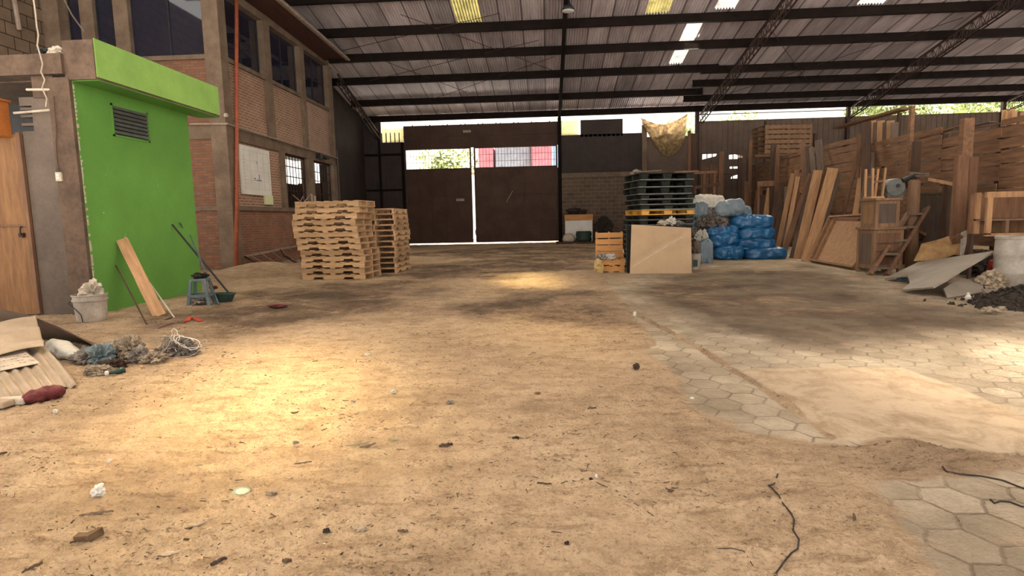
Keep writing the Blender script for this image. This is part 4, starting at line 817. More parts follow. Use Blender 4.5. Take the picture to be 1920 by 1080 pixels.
# cardboard
P = [atY(1181, 511, 13.34), atY(1297, 513, 13.30), atY(1296, 427, 13.48), atY(1184, 421, 13.5)]; P[0].z = P[1].z = 0.005
cb = thing('cardboard_sheet', 'large tan cardboard sheet leaning in front of the plastic pallet stack', 'cardboard', P[0].lerp(P[1], .5))
nrm = (P[1]-P[0]).cross(P[3]-P[0]).normalized()
def cq(u, v, d=0):
    a = P[0].lerp(P[1], u); b = P[3].lerp(P[2], u); crease = -.012*max(0, 1-abs((v-.18-u*.78))*9); edge_ = .008*math.sin(u*5)*v
    return a.lerp(b, v)+nrm*(crease+edge_+d)
child_world(MB().grid(lambda u, v: cq(u, v), 50, 50), 'sheet', 'cardboard', cb).modifiers.new('t', 'SOLIDIFY').thickness = .008
mb = MB(); mb.prism([cq(.03, .15, .012 if False else -.0+.012), cq(.045, .15, .012), cq(.87, .80, .012), cq(.85, .80, .012)], nrm*.002)
child_world(mb, 'crease', 'board_edge', cb)
for i, (x, y, rx, rz, s) in enumerate([(1243, 418, .17, .09, 61), (1258, 414, .13, .14, 62), (1272, 419, .15, .08, 63)]):
    p = atY(x, 422, 13.75); tag(crumple((p.x, 13.72, 1.07), rx, .14, rz, s, 4, .5).build('rag', ['offwhite', 'white_sack', 'greywhite'][i]), ['crumpled cream rag at the left of the heap over the cardboard top', 'whitish rag at the peak of the heap over the cardboard top', 'grey rag at the right of the heap over the cardboard top'][i], 'rag')
# small pallets, upright slats and rags left of the cardboard
sp_ = wooden_pallet(.62, .55, .15, ('pine_orange', 'pine_orange'), 4, True); sp_.location = (1.50, 14.15, 0); tag(sp_, 'short pine pallet on the floor left of the cardboard, lower of two', 'pallet')
sp2 = copy_tree(sp_); sp2.location = (1.52, 14.17, .155); tag(sp2, 'short pine pallet left of the cardboard, upper of two', 'pallet')
us_ = thing('slatted_panel', 'orange pine slatted panel standing upright left of the plastic pallets', 'panel', (1.5, 14.36, .31), 0)
for k in range(4): MB().box(-.33, -.02, .02+k*.155, .33, 0, .145+k*.155).build('slat', 'pine_orange', us_)
for x in (-.3, 0, .3): MB().box(x-.02, 0, 0, x+.02, .08, .63).build('upright', 'pine_orange', us_)
tag(crumple((1.27, 13.9, .31), .16, .1, .11, 71, 4, .5).build('rag', 'greywhite'), 'dark-streaked rag on the short pine pallets', 'rag'); tag(crumple((1.48, 13.92, .31), .15, .1, .09, 72, 4, .5).build('rag', 'white_sack'), 'white rag on the short pine pallets', 'rag')
tag(crumple((1.2, 13.78, .0), .13, .1, .24, 73, 4, .35).build('yellow_cloth', 'yellow_cloth'), 'yellow cloth hanging over the corner of the short pine pallets', 'cloth')
# things by the back wall right of the gate
ca = thing('white_cabinet', 'white low cabinet with wooden top band near the gate', 'cabinet', (1.6, 29.9, 0))
MB().box(-.68, -.3, .15, .68, .3, 1.15).build('body', 'white', ca, bevel=.01); MB().box(-.7, -.32, 1.15, .7, .32, 1.45).build('top_drawer', 'pine_orange', ca, bevel=.01); MB().box(-.66, -.31, .0, -.6, .3, .15).build('leg', 'white', ca); MB().box(.6, -.31, 0, .66, .3, .15).build('leg', 'white', ca)
tag(crumple((1.5, 29.9, 1.45), .6, .3, .25, 81, 4, .6).build('dark_heap', 'rubble'), 'dark clutter heaped on the white cabinet near the gate', 'clutter')
ty = thing('tyre_stack', 'dark green-black tyre standing in front of the white cabinet', 'tyre', (1.82, 29.35, .12)); MB().lathe([(.2, 0), (.36, .0), (.4, .1), (.36, .22), (.4, .34), (.36, .5), (.2, .5)], 28).build('tread', 'green_plastic', ty, smooth=True)
tag(MB().lathe([(0, 0), (.3, 0), (.32, .12), (.26, .3), (.12, .4), (0, .42)], 20, (1.08, 29.4, .12)).build('white_bowl', 'offwhite', smooth=True), 'pale dome-shaped basin beside the tyre by the white cabinet', 'basin')
pk = wooden_pallet(2.6, .9, .14, ('plank_dark', 'plank_dark'), 6, True); pk.location = (1.75, 29.5, -.01); tag(pk, 'dark low platform carrying the tyre and basin by the back wall', 'pallet')
tag(crumple((2.85, 29.8, .12), .45, .3, .9, 83, 4, .5).build('dark_heap', 'rubble'), 'dark heap of junk beside the white cabinet', 'junk'); tag(crumple((3.4, 24, 0), .5, .35, 1.1, 84, 4, .5).build('dark_heap', 'rubble'), 'dark heap of scrap behind the short pine pallets', 'junk')
# torn tarp hanging on the back wall
TA, TB = atY(1203, 219, YB-.35), atY(1290, 212, YB-.35)
def tf(u, v):
    p = TA.lerp(TB, u); sag = .42*math.sin(math.pi*u)*(1-.5*v)
    wd = 1-.30*v**1.8; cx = TA.lerp(TB, .80); x = cx.x+(p.x-cx.x)*wd; d = 1.45+.45*math.sin(math.pi*min(1, u*.9+.1))-.55*(1-u)**3
    w_ = .13*math.sin(((u-.5)*12/(.6+v)+v*3)*1.5+3*mnoise.noise(Vector((u*4, v*4, 0))))+.12*mnoise.noise(Vector((u*8, v*8, 3)))+.04*mnoise.noise(Vector((u*20, v*20, 3)))+.22*math.sin(math.pi*v)
    return Vector((x, YB-.06-abs(w_), p.z-sag-v*d))
tag(MB().grid(tf, 60, 60).build('hanging_tarp', 'tarp', smooth=True), 'torn brownish-yellow tarp sagging from the top of the back wall', 'tarp')

# ---------------------------------------------------------------- sacks
def sack(name, m, x0, y0, x1, y1, Y, depth, label, group, seed, tilt=0, yaw=0, hscale=1., cat='sack'):
    A = atY(x0, y1, Y); B = atY(x1, y0, Y); L = (B.x-A.x)/2; Hh = (B.z-A.z)/2; c = Vector(((A.x+B.x)/2, Y+depth*.0, max((A.z+B.z)/2, Hh*.9))); off = Vector((seed*3.1, seed*5.7, seed*1.3))
    mb = MB(); nu, nv = 64, 48
    def f(u, v):
        s = -1+2*u; pr = max(0, 1-abs(s)**5.5)**.55
        a = 2*math.pi*v; ca_, sa_ = math.cos(a), math.sin(a); e = .58
        yy = math.copysign(abs(ca_)**e, ca_); zz = math.copysign(abs(sa_)**e, sa_)
        p = Vector((s*1.0, yy*pr, zz*pr)); n = 1+.16*mnoise.noise(Vector((s*2.2, ca_*1.4, sa_*1.4))*1.5+off)
        wr = -.05*abs(mnoise.noise(Vector((s*7, ca_*4, sa_*4))+off))+.07*mnoise.noise(Vector((s*4, ca_*6, sa_*6))+off)+.05*math.sin(a*11+seed)*abs(s)**3-.025*abs(mnoise.noise(Vector((s*15, ca_*9, sa_*9))+off))
        sagz = -.10*(1-s*s)*0+.06*math.sin(s*3+seed)
        return Vector((p.x*L*(1+.02*math.sin(seed)), p.y*depth*(n+wr), (p.z*(n+wr)+sagz*.6)*Hh*1.14*hscale))
    mb.grid(f, nu, nv); 
    o = mb.build(name, m, smooth=True, loc=(0, 0, 0)); o.location = c; o.rotation_euler = (0, R(tilt), R(yaw)); return tag(o, label, cat, group)
BS = 'blue woven sacks in the pile'
Yb = 17.45
sack('blue_sack', 'blue_sack', 1394, 464, 1474, 486, Yb-.15, .33, 'blue sack at the bottom right of the sack pile, nearest the boards', BS, 1, -1)
sack('blue_sack', 'blue_sack', 1372, 445, 1452, 468, Yb+.1, .34, 'blue sack second from the bottom on the right of the pile', BS, 2, -1)
sack('blue_sack', 'blue_sack', 1378, 426, 1452, 449, Yb+.08, .34, 'blue sack third from the bottom on the right of the pile', BS, 3, -2)
sack('blue_sack', 'blue_sack', 1366, 403, 1450, 429, Yb+.1, .34, 'topmost blue sack on the right of the pile', BS, 4, 0)
sack('blue_sack', 'blue_sack', 1336, 460, 1394, 486, Yb-.1, .34, 'blue sack at the bottom left of the blue sacks', BS, 5, 0)
sack('blue_sack', 'blue_sack', 1328, 436, 1384, 462, Yb-.02, .34, 'blue sack second from the bottom on the left of the pile', BS, 6, -4)
sack('blue_sack', 'blue_sack', 1320, 423, 1384, 442, Yb+.1, .32, 'blue sack on the left of the pile just under the ragged grey bundle', BS, 7, -3)
sack('blue_sack', 'blue_sack', 1340, 458, 1400, 486, Yb+.6, .3, 'blue sack mostly hidden behind the bottom row of the pile', BS, 8, 0)
GS = 'grey and white sacks in the pile'
sack('grey_sack', 'greyblue_sack', 1334, 376, 1396, 405, Yb+.1, .34, 'slate-blue sack sloping at the top of the pile', GS, 9, -8)
sack('grey_sack', 'greyblue_sack', 1366, 389, 1408, 408, Yb+.25, .3, 'slate-grey sack peeping out above the topmost blue sack', GS, 10, -12)
sack('white_sack', 'white_sack', 1293, 366, 1358, 392, Yb+.2, .36, 'white sack on the very top left of the pile', GS, 11, 3)
sack('grey_sack', 'greyblue_sack', 1294, 380, 1326, 408, Yb+.05, .32, 'small grey-blue sack at the left edge of the pile under the white one', GS, 12, 0)
for i, (x, y, rx, rz, mt) in enumerate([(1322, 412, .33, .42, 'greywhite'), (1345, 416, .36, .38, 'greywhite'), (1310, 438, .26, .34, 'greywhite'), (1303, 425, .2, .3, 'greyblue_sack'), (1338, 400, .4, .3, 'greyblue_sack')]):
    p = atY(x, y, Yb-.02); tag(crumple((p.x, Yb+.05+.05*i, p.z-rz*.45), rx, .36, rz, 90+i, 5, .42, 3).build('ragged_bundle', mt),
        ['ragged grey bundle in the left centre of the sack pile', 'ragged grey bundle right under the sloping slate sack', 'ragged grey bundle low on the left beside the leaning sack', 'grey-blue ragged bundle at the left edge of the pile', 'crumpled blue-grey plastic under the white top sack'][i], 'bundle')
tag(MB().box(4.45, Yb-.05, 0, 5.3, Yb+.9, 1.05).build('wooden_crate', 'plank_dark', bevel=.01), 'dark crate hidden under the left end of the sack pile', 'crate')
sack('leaning_sack', 'greyblue_sack', 1306, 452, 1336, 496, 16.2, .22, 'grey open sack leaning against the left of the pile', None, 14, 0)
p = atY(1318, 452, 16.2); tag(crumple((p.x-.03, 16.2, p.z-.08), .2, .18, .3, 33, 4, .4).build('sack_mouth', 'white_sack'), 'pale crumpled bag on top of the leaning grey sack', 'bag')
bq = G(1305, 506); b2 = thing('paint_bucket', 'grey-white bucket standing behind the right edge of the cardboard', 'bucket', (bq.x, bq.y+.1, 0))
MB().lathe([(0, 0), (.115, 0), (.135, .36), (.145, .36), (.145, .38), (.13, .38), (.12, .34), (0, .34)], 24).build('bucket_body', 'bucket', b2); MB().box(-.07, -.13, .08, .03, -.118, .24).build('bucket_label', 'green_plastic', b2)
tag(crumple((bq.x, bq.y+.1, .37), .13, .13, .22, 34, 4, .4).build('brown_sack', 'plank_grey'), 'brown sack stuffed in the bucket beside the cardboard', 'sack')

# ---------------------------------------------------------------- fence of rough planks on the right (X = 9.2)
XF = 9.2
def plank_wall(y0, y1, ztop, label, seed, m='fence', gaps=1.):
    rd = random.Random(seed); t = thing('plank_fence', label, 'fence', (XF, (y0+y1)/2, 0), 0, 'rough plank fence bays'); hy = (y1-y0)/2; mb = MB(); z = .02; k = 0
    while z < ztop-.05:
        h = rd.uniform(.2, .33); h = min(h, ztop-z); g = rd.choice([.012, .018, .04, .03])*gaps; dx = rd.uniform(-.03, .03); tl = rd.uniform(-.03, .03); n = 14; top = []; bot = []
        for i in range(n+1):
            y = -hy+2*hy*i/n; wv = .022*mnoise.noise(Vector((y*1.3, z*7, seed))); wv2 = .022*mnoise.noise(Vector((y*1.3, z*7+3, seed+5))); bot.append((dx, y, z+tl*i/n+wv)); top.append((dx, y, z+h-g+tl*i/n+wv2))
        poly = bot+top[::-1]
        b = len(mb.v); mb.v += poly+[(p[0]+.03, p[1], p[2]) for p in poly]; N = 2*(n+1)
        for i in range(n): mb.f += [(b+i, b+i+1, b+N-2-i, b+N-1-i), (b+N+i, b+N+N-1-i, b+N+N-2-i, b+N+i+1)]
        for i in range(N): mb.f.append((b+i, b+(i+1) % N, b+N+(i+1) % N, b+N+i))
        z += h; k += 1
    mb.build('planks', m, t)
    for yy in (-hy+.1, hy-.1): MB().box(.05, yy-.06, 0, .17, yy+.06, ztop-.1).build('post', 'plank_dark', t)
    return t
plank_wall(8.6, 12.7, 3.05, 'rough brown plank fence bay at the right edge behind the white drum', 11)
plank_wall(12.72, 14.5, 3.05, 'rough brown plank fence bay between the two tall posts', 12, gaps=2.2)
plank_wall(14.52, 18.2, 3.25, 'rough brown plank fence bay behind the wooden hutch', 13)
plank_wall(18.22, 22.2, 3.5, 'rough brown plank fence bay behind the light leaning boards', 14)
plank_wall(22.22, 27.4, 3.5, 'rough brown plank fence bay farthest from the camera', 15)
# fence that closes the lot at the back
def back_fence(x0, x1, y, ztop, label, seed):
    rd = random.Random(seed); t = thing('plank_fence', label, 'fence', ((x0+x1)/2, y, 0), 0, 'rough plank fence bays'); hx = (x1-x0)/2; mb = MB(); z = .02
    while z < ztop-.05:
        h = min(rd.uniform(.2, .34), ztop-z); g = rd.choice([.015, .02, .05]); tl = rd.uniform(-.04, .04); a = z+rd.uniform(-.01, .01)
        mb.prism([(-hx, 0, a), (hx, 0, a+tl), (hx, 0, a+tl+h-g), (-hx, 0, a+h-g)], (0, .03, 0)); z += h
    mb.build('planks', 'fence_x', t)
    for xx in (-hx+.05, 0, hx-.05): MB().box(xx-.06, -.12, 0, xx+.06, 0, ztop+.1).build('post', 'plank_mid', t)
    return t
back_fence(7.1, 8.0, 27.9, 3.5, 'dark plank fence beyond the sack pile, left of the bright slits', 21); back_fence(9.25, 11.5, 28.1, 3.6, 'plank fence beyond the sacks under the raised brown pallets', 22)
# tall posts
def post(px, ytop, ybot, Y, wd, label, m='plank_mid', dpt=.14, lean=0):
    a = atY(px, ytop, Y); b = atY(px+lean, ybot, Y) if ybot else Vector((a.x, Y, 0)); b.z = 0 if not ybot else b.z
    return board_between(b, a, wd, dpt, m, 'timber_post', label, 'post', (0, -1, 0), 'timber posts along the fence')
post(1819, 221, None, 12.5, .2, 'tallest thick timber post in front of the plank fence', 'fence'); 
board_between((atY(1812, 300, 12.3).x-.02, 12.34, 0), (atY(1812, 300, 12.3).x-.02, 12.34, 2.36), .22, .12, 'plank_mid', 'timber_post', 'shorter rusty-brown timber fixed to the front of the tall post', 'post', (0, -1, 0), 'timber posts along the fence')
board_between((atY(1832, 303, 12.3).x, 12.38, 0), (atY(1832, 306, 12.3).x, 12.38, 2.32), .18, .12, 'plank_mid', 'timber_post', 'shorter brown timber on the right of the tall post', 'post', (0, -1, 0), 'timber posts along the fence')
post(1713, 198, None, 14.65, .09, 'crooked log post rising above the fence left of the tall post', 'fence', .1)
post(1722, 265, None, 14.3, .16, 'dark timber post behind the brown upright board', 'plank_dark', .1)
for x, yt, Y, wd, m, lab in ((1353, 284, 26.5, .2, 'plank_mid', 'upright timber just right of the first bright slit in the back fence'), (1389, 296, 26, .16, 'plank_dark', 'slim dark upright under the left corner of the raised pallets'), (1408, 262, 25.8, .14, 'plank_mid', 'slim upright carrying the raised brown pallets'),
                             (1452, 270, 23.5, .2, 'plank_dark', 'dark upright timber in front of the raised brown pallets'), (1459, 275, 23.4, .14, 'plank_mid', 'brown upright timber beside the dark one under the raised pallets'),
                             (1302, 250, 27, .28, 'plank_dark', 'dark timber standing right of the hanging tarp'), (1293, 245, 26.8, .14, 'plank_mid', 'narrow brown timber standing right of the hanging tarp'), (1321, 320, 26, .1, 'plank_mid', 'thin upright stick behind the sack pile'), (1400, 340, 24.5, .12, 'plank_mid', 'short upright post behind the slate-grey sack'), (1340, 345, 24.8, .1, 'plank_mid', 'short upright post above the white sack')):
    post(x, yt, None, Y, wd, lab, m, .1)
# raised pallets
rk = thing('timber_rack', 'timber rack of posts and rails holding up the brown pallets at the back', 'rack', (10.1, 26.2, 0))
for x in (-1.25, 1.15):
    for y in (-.55, .5): MB().box(x-.05, y-.05, 0, x+.05, y+.05, 3.65).build('leg', 'plank_dark', rk)
for y in (-.55, .5): MB().box(-1.35, y-.06, 3.65, 1.25, y+.06, 3.75).build('rail', 'plank_mid', rk)
bp_ = wooden_pallet(2.0, 1.3, .19, ('cabinet', 'cabinet'), 9, True)
for i in range(6):
    t = bp_ if i == 0 else copy_tree(bp_); t.location = (10.05, 26.3, 3.76+i*.2); t.rotation_euler = (0, 0, R(6)); tag(t, f'reddish brown pallet, {["lowest", "second", "third", "fourth", "fifth", "topmost"][i]} of those raised on the rack at the back', 'pallet', 'brown pallets on the rack')
# horizontal rails and odd boards at the back
for a, b, wd, th, m, lab in ((( 1300, 352), (1350, 345), .12, .05, 'plank_dark', 'dark rail behind the white sack'), ((1420, 345), (1462, 343), .2, .06, 'cabinet', 'reddish cross board over the dark boards left of the leaning planks'), ((1286, 325), (1345, 322), .1, .05, 'plank_mid', 'thin cross rail above the sack pile')):
    A = atY(*a, 23.5); B = atY(*b, 23.5); tag(MB().beam(A, B, th, wd).beam((A.x+.08, A.y+.06, 0), (A.x+.08, A.y+.06, A.z), .07, .05).beam((B.x-.08, B.y+.06, 0), (B.x-.08, B.y+.06, B.z), .07, .05).build('cross_board', m), lab, 'board')
# ---------------------------------------------------------------- leaning boards
def lean(bx, by, tx, ty, dy, wpx, m, label, th=.035, face=(-.5, -.85, .1), zb=0., taper=0):
    b = G(bx, by); b.z = zb; t = atY(tx, ty, b.y+dy); wd = wpx*b.y/1100
    return board_between(b, t, wd, th, m, 'leaning_board', label, 'board', face, 'boards leaning on the plank fence', taper)
def lean2(bx, tx, ty, wpx, m, label, th=.05, xb=8.45, xt=8.98):
    Y = xb*1100/(bx-1025)
    for _ in range(6): q = G(bx, 395+1430/Y); Y = Y*(xb/q.x) if abs(q.x) > .1 else Y; Y = max(12, min(27, Y))
    b = Vector((xb, Y, 0)); t = atX(tx, ty, xt); wd = wpx*b.y/1100
    return board_between(b, t, wd, th, m, 'leaning_board', label, 'board', (-.6, -.8, .1), 'boards leaning on the plank fence')
lean(1455, 480, 1487, 325, .9, 8, 'plank_light', 'light narrow board nearest the blue sacks')
lean(1468, 482, 1496, 331, .9, 7, 'plank_light', 'second light narrow board from the blue sacks')
lean(1466, 484, 1520, 325, 1.3, 9, 'plank_mid', 'brown board slanting strongly across its neighbours')
lean(1497, 480, 1493, 318, .8, 7, 'plank_mid', 'nearly upright slim board crossing the slanted brown one', th=.02)
lean(1496, 485.5, 1534, 319, 1.1, 16, 'plank_light', 'widest light plank, left of the two big ones')
lean(1508, 485, 1545, 320, 1.15, 6, 'plank_mid', 'thin brown board edge tight right of the first wide light plank')
lean(1484, 484, 1526, 322, 1.2, 8, 'plank_grey', 'grey-brown board just left of the first wide light plank')
lean(1513, 489.5, 1562, 315, 1.3, 19, 'plank_light', 'widest light plank with knots, right of the two big ones')
lean(1526, 487, 1574, 324, 1.35, 7, 'plank_grey', 'dark edge board tight right of the knotted wide plank')
lean2(1522, 1615, 265, 6, 'plank_mid', 'long thin pole slanting right above the knotted plank')
lean(1545, 478, 1552, 400, .4, 10, 'plank_grey', 'short grey board stub behind the tilted tray')
lean2(1577, 1632, 287, 15, 'plank_grey', 'thick grey timber leaning left of the wooden hutch', .1, 8.2)
lean2(1556, 1617, 312, 10, 'plank_light', 'pale brown board leaning beside the thick grey timber', .04, 7.9)
lean2(1588, 1624, 228, 15, 'plank_dark', 'tall dark reddish timber reaching above the fence top', .1)
lean2(1572, 1610, 250, 6, 'plank_mid', 'narrow brown lath beside the tall dark timber')
for i, (bx, tx, ty, wp, m) in enumerate([(1474, 1504, 268, 8, 'plank_mid'), (1486, 1513, 274, 8, 'plank_dark'), (1497, 1521, 276, 8, 'plank_grey'), (1510, 1534, 262, 12, 'plank_grey')]):
    lean2(bx, tx, ty, wp, m, ['tall reddish board leaning behind the light planks, leftmost of four', 'tall dark board leaning behind the light planks, second of four', 'tall grey board leaning behind the light planks, third of four', 'tall wide grey timber leaning behind the light planks, rightmost of four'][i], .06)
for i, (bx, by, tx, ty, wp, m) in enumerate([(1430, 462, 1446, 352, 14, 'plank_light'), (1412, 460, 1424, 352, 12, 'plank_mid'), (1438, 465, 1462, 345, 9, 'plank_dark'), (1455, 465, 1465, 342, 9, 'plank_dark'), (1418, 462, 1432, 365, 16, 'plank_dark'), (1395, 455, 1375, 385, 8, 'plank_light'), (1470, 468, 1474, 350, 6, 'plank_grey')]):
    lean(bx, by, tx, ty, .8, wp, m, ['light board above the topmost blue sack', 'brown board left of the light one above the blue sacks', 'dark board right of the light one above the blue sacks', 'dark post-like board at the right end above the blue sacks', 'dark broad board behind the light one above the blue sacks', 'short pale stick poking out over the slate sack', 'grey slim board between the blue sacks and the light boards'][i])
# tilted tray
T0, T1 = Vector((6.92, 15.75, .02)), Vector((6.86, 13.45, .02)); T2 = Vector((7.75, 13.6, 1.2)); T3 = atX(1560, 410, 7.72)
tray = thing('wooden_tray', 'large pale shallow wooden tray leaning left of the hutch', 'tray', T0.lerp(T1, .5)); L0 = tray.location
tn = (T1-T0).cross(T3-T0).normalized()
if tn.x > 0: tn = -tn
def TQ(u, v, d=0): return (T0.lerp(T1, u)).lerp(T3.lerp(T2, u), v)+tn*d-L0
MB().prism([TQ(0, 0), TQ(1, 0), TQ(1, 1), TQ(0, 1)], tn*.02).build('base_board', 'plank_light', tray)
for (u0, v0, u1, v1) in ((0, 0, 1, 0), (0, 1, 1, 1), (0, 0, 0, 1), (1, 0, 1, 1), (.1, 0, .1, 1)):
    MB().beam(TQ(u0, v0, .05), TQ(u1, v1, .05), .05 if u0 != .1 else .03, .11 if u0 != .1 else .06, tn).build('rim', 'cabinet_panel', tray)
a, b = atY(1569, 411, 14.6), atY(1616, 412, 13.9); tag(MB().beam(a, b, .25, .07).build('shelf_board', 'plank_mid'), 'thick board lying across the top of the tilted tray', 'board')
# hutch: two stacked panelled cabinets
hu = G(1635, 513.5); CX, CY = hu.x, hu.y
def hutch(z0, h, w_, d_, name, label, feet):
    t = thing(name, label, 'cabinet', (CX, CY, z0), R(4)); MB().box(0.02, 0.02, feet, w_-.02, d_-.02, h-.04).build('body', 'cabinet', t)
    MB().box(-.03, -.03, h-.05, w_+.03, d_+.03, h).build('top', 'cabinet', t, bevel=.008)
    for x, y in ((0, 0), (w_-.07, 0), (0, d_-.07), (w_-.07, d_-.07)): MB().box(x, y, 0, x+.07, y+.07, h-.04).build('corner_post', 'cabinet', t)
    for z in (feet, h-.12): MB().box(.05, 0.005, z, w_-.05, .03, z+.08).box(.005, .05, z, .03, d_-.05, z+.08).build('rail', 'cabinet', t)
    MB().box(.07, .012, feet+.08, w_-.07, .025, h-.12).build('front_panel', 'table' if feet < .05 else 'plank_mid', t); MB().box(.012, .07, feet+.08, .025, d_-.07, h-.12).build('side_panel', 'cabinet_panel' if feet < .05 else 'plank_grey', t)
    if feet > .05: MB().box(.06, -.002, .45, w_-.06, .006, .47).box(.06, -.002, .62, w_-.06, .006, .635).build('drawer_line', 'plank_dark', t)
    return t
hutch(0, .96, .62, .58, 'wooden_cabinet', 'brown panelled cabinet, lower of two stacked beside the tray', .1)
h2 = hutch(.96, .60, .50, .5, 'wooden_cabinet', 'brown panelled cabinet, upper of two stacked beside the tray', .0); h2.location.x += .03; h2.location.y += .04
cs = thing('upturned_stool', 'small pale wooden stool upside down on top of the cabinets', 'stool', (CX+.10, CY+.3, 1.56), R(4))
MB().box(-.12, -.14, 0, .16, .14, .04).build('seat', 'plank_light', cs)
for x, y, dx in ((-.09, -.12, -.01), (.12, -.12, .04), (-.09, .12, -.01), (.12, .12, .04)): MB().beam((x, y, .04), (x+dx, y, .62), .035, .035).build('leg', 'plank_light', cs)
MB().beam((-.09, -.12, .33), (.15, -.12, .36), .02, .04).beam((-.09, .12, .45), (.15, .12, .47), .02, .04).build('stretcher', 'plank_mid', cs)
gm = thing('grey_machine', 'round grey motor housing resting on the stacked cabinets', 'machine', (CX+.50, CY+.3, 1.57)); MB().tube([(0, -.12, .2), (0, .14, .2)], [.19, .19], 22).build('housing', 'greyplastic', gm, bevel=.02); MB().box(-.16, -.1, 0, .16, .12, .1).build('base', 'greyplastic', gm); MB().tube([(0.03, -.14, .24), (.03, -.12, .24)], .04, 12).tube([(.1, -.13, .34), (.34, -.1, .44)], .05, 8).build('spout', 'black', gm)
lg = atY(1704, 338, 13.4); lgb = Vector((lg.x-.02, 13.1, 0)); tag(MB().tube([lgb, (lg.x-.02, 13.15, .8), (lg.x, 13.2, lg.z-.04), (lg.x, 13.2, lg.z)], [.12, .125, .12, .08], 14).build('log_post', 'cabinet', smooth=True), 'stout rounded log standing right behind the cabinets', 'log')
# board table behind
a0, a1 = atY(1717, 362, 13.6), atY(1791, 363, 13.6); tb = thing('upright_board', 'tall grey-brown board with a ledge standing behind the step ladder', 'board', (a0.x, 13.6, 0))
MB().box(0.02, 0, 0, a1.x-a0.x-.2, .04, a0.z-.03).build('panel', 'table', tb); MB().box(-.03, -.1, a0.z-.03, a1.x-a0.x, .2, a0.z).build('ledge', 'plank_grey', tb); MB().box(.02, -.02, a0.z-.1, a1.x-a0.x-.2, 0, a0.z-.03).box(a1.x-a0.x-.27, -.02, 0, a1.x-a0.x-.2, 0, a0.z-.03).build('edge_strip', 'plank_grey', tb)
for x0, x1, m, lab in ((1776, 1781, 'plank_dark', 'dark stud right of the tall grey-brown board'), (1784, 1792, 'plank_grey', 'grey stud left of the tall post')):
    p = atY(x0, 345, 13.0); board_between((p.x, 13.0, 0), (p.x+.08, 13.15, p.z), .09, .06, m, 'timber_stud', lab, 'board')
a, b = atY(1742, 336, 13.0), atY(1800, 348, 12.4); tag(MB().beam(a, b, .05, .06).build('pale_stick', 'plank_light'), 'pale stick wedged between the machine and the tall post', 'stick')
a, b = atY(1704, 324, 13.1), atY(1742, 326, 13.1); tag(MB().beam(a, b, .03, .04).beam(a-Vector((0, 0, .07)), b-Vector((0, 0, .04)), .03, .03).build('clamp_bar', 'plank_grey'), 'grey clamp bar projecting right of the motor housing', 'bar')
tag(crumple((atY(1716, 345, 13.2).x, 13.3, atY(1716, 352, 13.2).z-.05), .2, .14, .22, 44, 4, .6).build('dark_scrap', 'steel'), 'dark metal scrap hanging on top of the rounded log', 'scrap')
# step ladder (two)
def steps(px_b, px_t, offs, n, Y0_, Y1_, wd, label):
    b0, t0 = G(*px_b), atY(*px_t, Y1_); b0.z = 0; t = thing('step_ladder', label, 'ladder', b0); v = Vector(offs)
    for k in (0, 1): MB().beam(v*k, t0-b0+v*k, .06, .17, (-.3, -1, 0)).build('stringer', 'plank_mid', t)
    for i in range(n): f = (i+.55)/n; p = (t0-b0)*f; MB().beam(p+v*(-.08), p+v*1.05, .24, .045).build('tread', 'plank_grey', t)
    return t
steps((1660, 517), (1738, 390), (-.24, .14, 0), 5, 12.3, 13.1, .4, 'wooden step ladder leaning against the cabinets and log')
steps((1699, 490), (1729, 436), (-.2, .1, 0), 3, 12.9, 13.2, .3, 'short wooden steps piece right beside the step ladder')
# yellowed slab
Ps = [atY(x, y, 12.2 if y > 460 else 12.45) for x, y in ((1716, 490), (1727, 470), (1731, 457), (1760, 450), (1797, 438), (1806, 442), (1803, 480), (1790, 478), (1760, 488))]
tag(MB().prism(Ps, (0, .07, 0)).build('stained_slab', 'foam', bevel=.01), 'yellowed stained slab leaning at the foot of the tall post', 'slab')
tag(MB().prism([atY(x, y, 12.1) for x, y in ((1805, 436), (1814, 432), (1812, 455), (1807, 479), (1803, 480))], (0, .05, 0)).build('pale_board', 'board_edge'), 'narrow pale board at the right end of the yellowed slab', 'board')
tag(crumple((atY(1800, 445, 12).x, 12.05, atY(1800, 448, 12).z), .1, .06, .07, 47, 3).build('brown_lump', 'plank_mid'), 'small brown lump on the right end of the yellowed slab', 'lump')
# grey sheets
def on_plane(px, a, n):
    out = []
    for x, y in px: r = Vector(ray(x, y)); tt = (a-Vector(EY)).dot(n)/r.dot(n); out.append(Vector(EY)+r*tt)
    return out
a, b, c = G(1660, 523, .04), G(1692, 545, .04), G(1866, 470, .62); n_ = (b-a).cross(c-a).normalized()
if n_.z < 0: n_ = -n_
Pg = on_plane([(1658, 522), (1702, 516), (1704, 523), (1706, 531), (1690, 543), (1750, 538), (1770, 527), (1800, 508), (1866, 470), (1790, 481), (1722, 491)], a, n_)
gs = tag(MB().prism(Pg, n_*-.025).build('grey_sheet', 'greyboard'), 'big notched grey board lying tilted at the front of the junk heap', 'board')
a, b, c = G(1777, 558, .02), G(1845, 547, .04), G(1834, 520, .2); n_ = (b-a).cross(c-a).normalized(); n_ = -n_ if n_.z < 0 else n_
tag(MB().prism(on_plane([(1769, 541), (1777, 558), (1845, 547), (1843, 535), (1834, 519), (1790, 528)], a, n_), n_*-.02).build('grey_sheet', 'greyboard'), 'smaller dusty board under the right side of the big grey board', 'board')
tag(MB().prism([G(1840, 541, .1), G(1850, 549, .06), G(1905, 547, .06), G(1925, 535, .1), G(1905, 541, .12)], (0, 0, -.02)).build('grey_sheet', 'greyboard'), 'narrow dusty board at the foot of the white drum', 'board')
tag(crumple(G(1862, 541, .04), .28, .25, .22, 48, 4, .35).build('dusty_sack', 'tan_rag'), 'dusty tan sack slumped left of the white drum', 'sack')
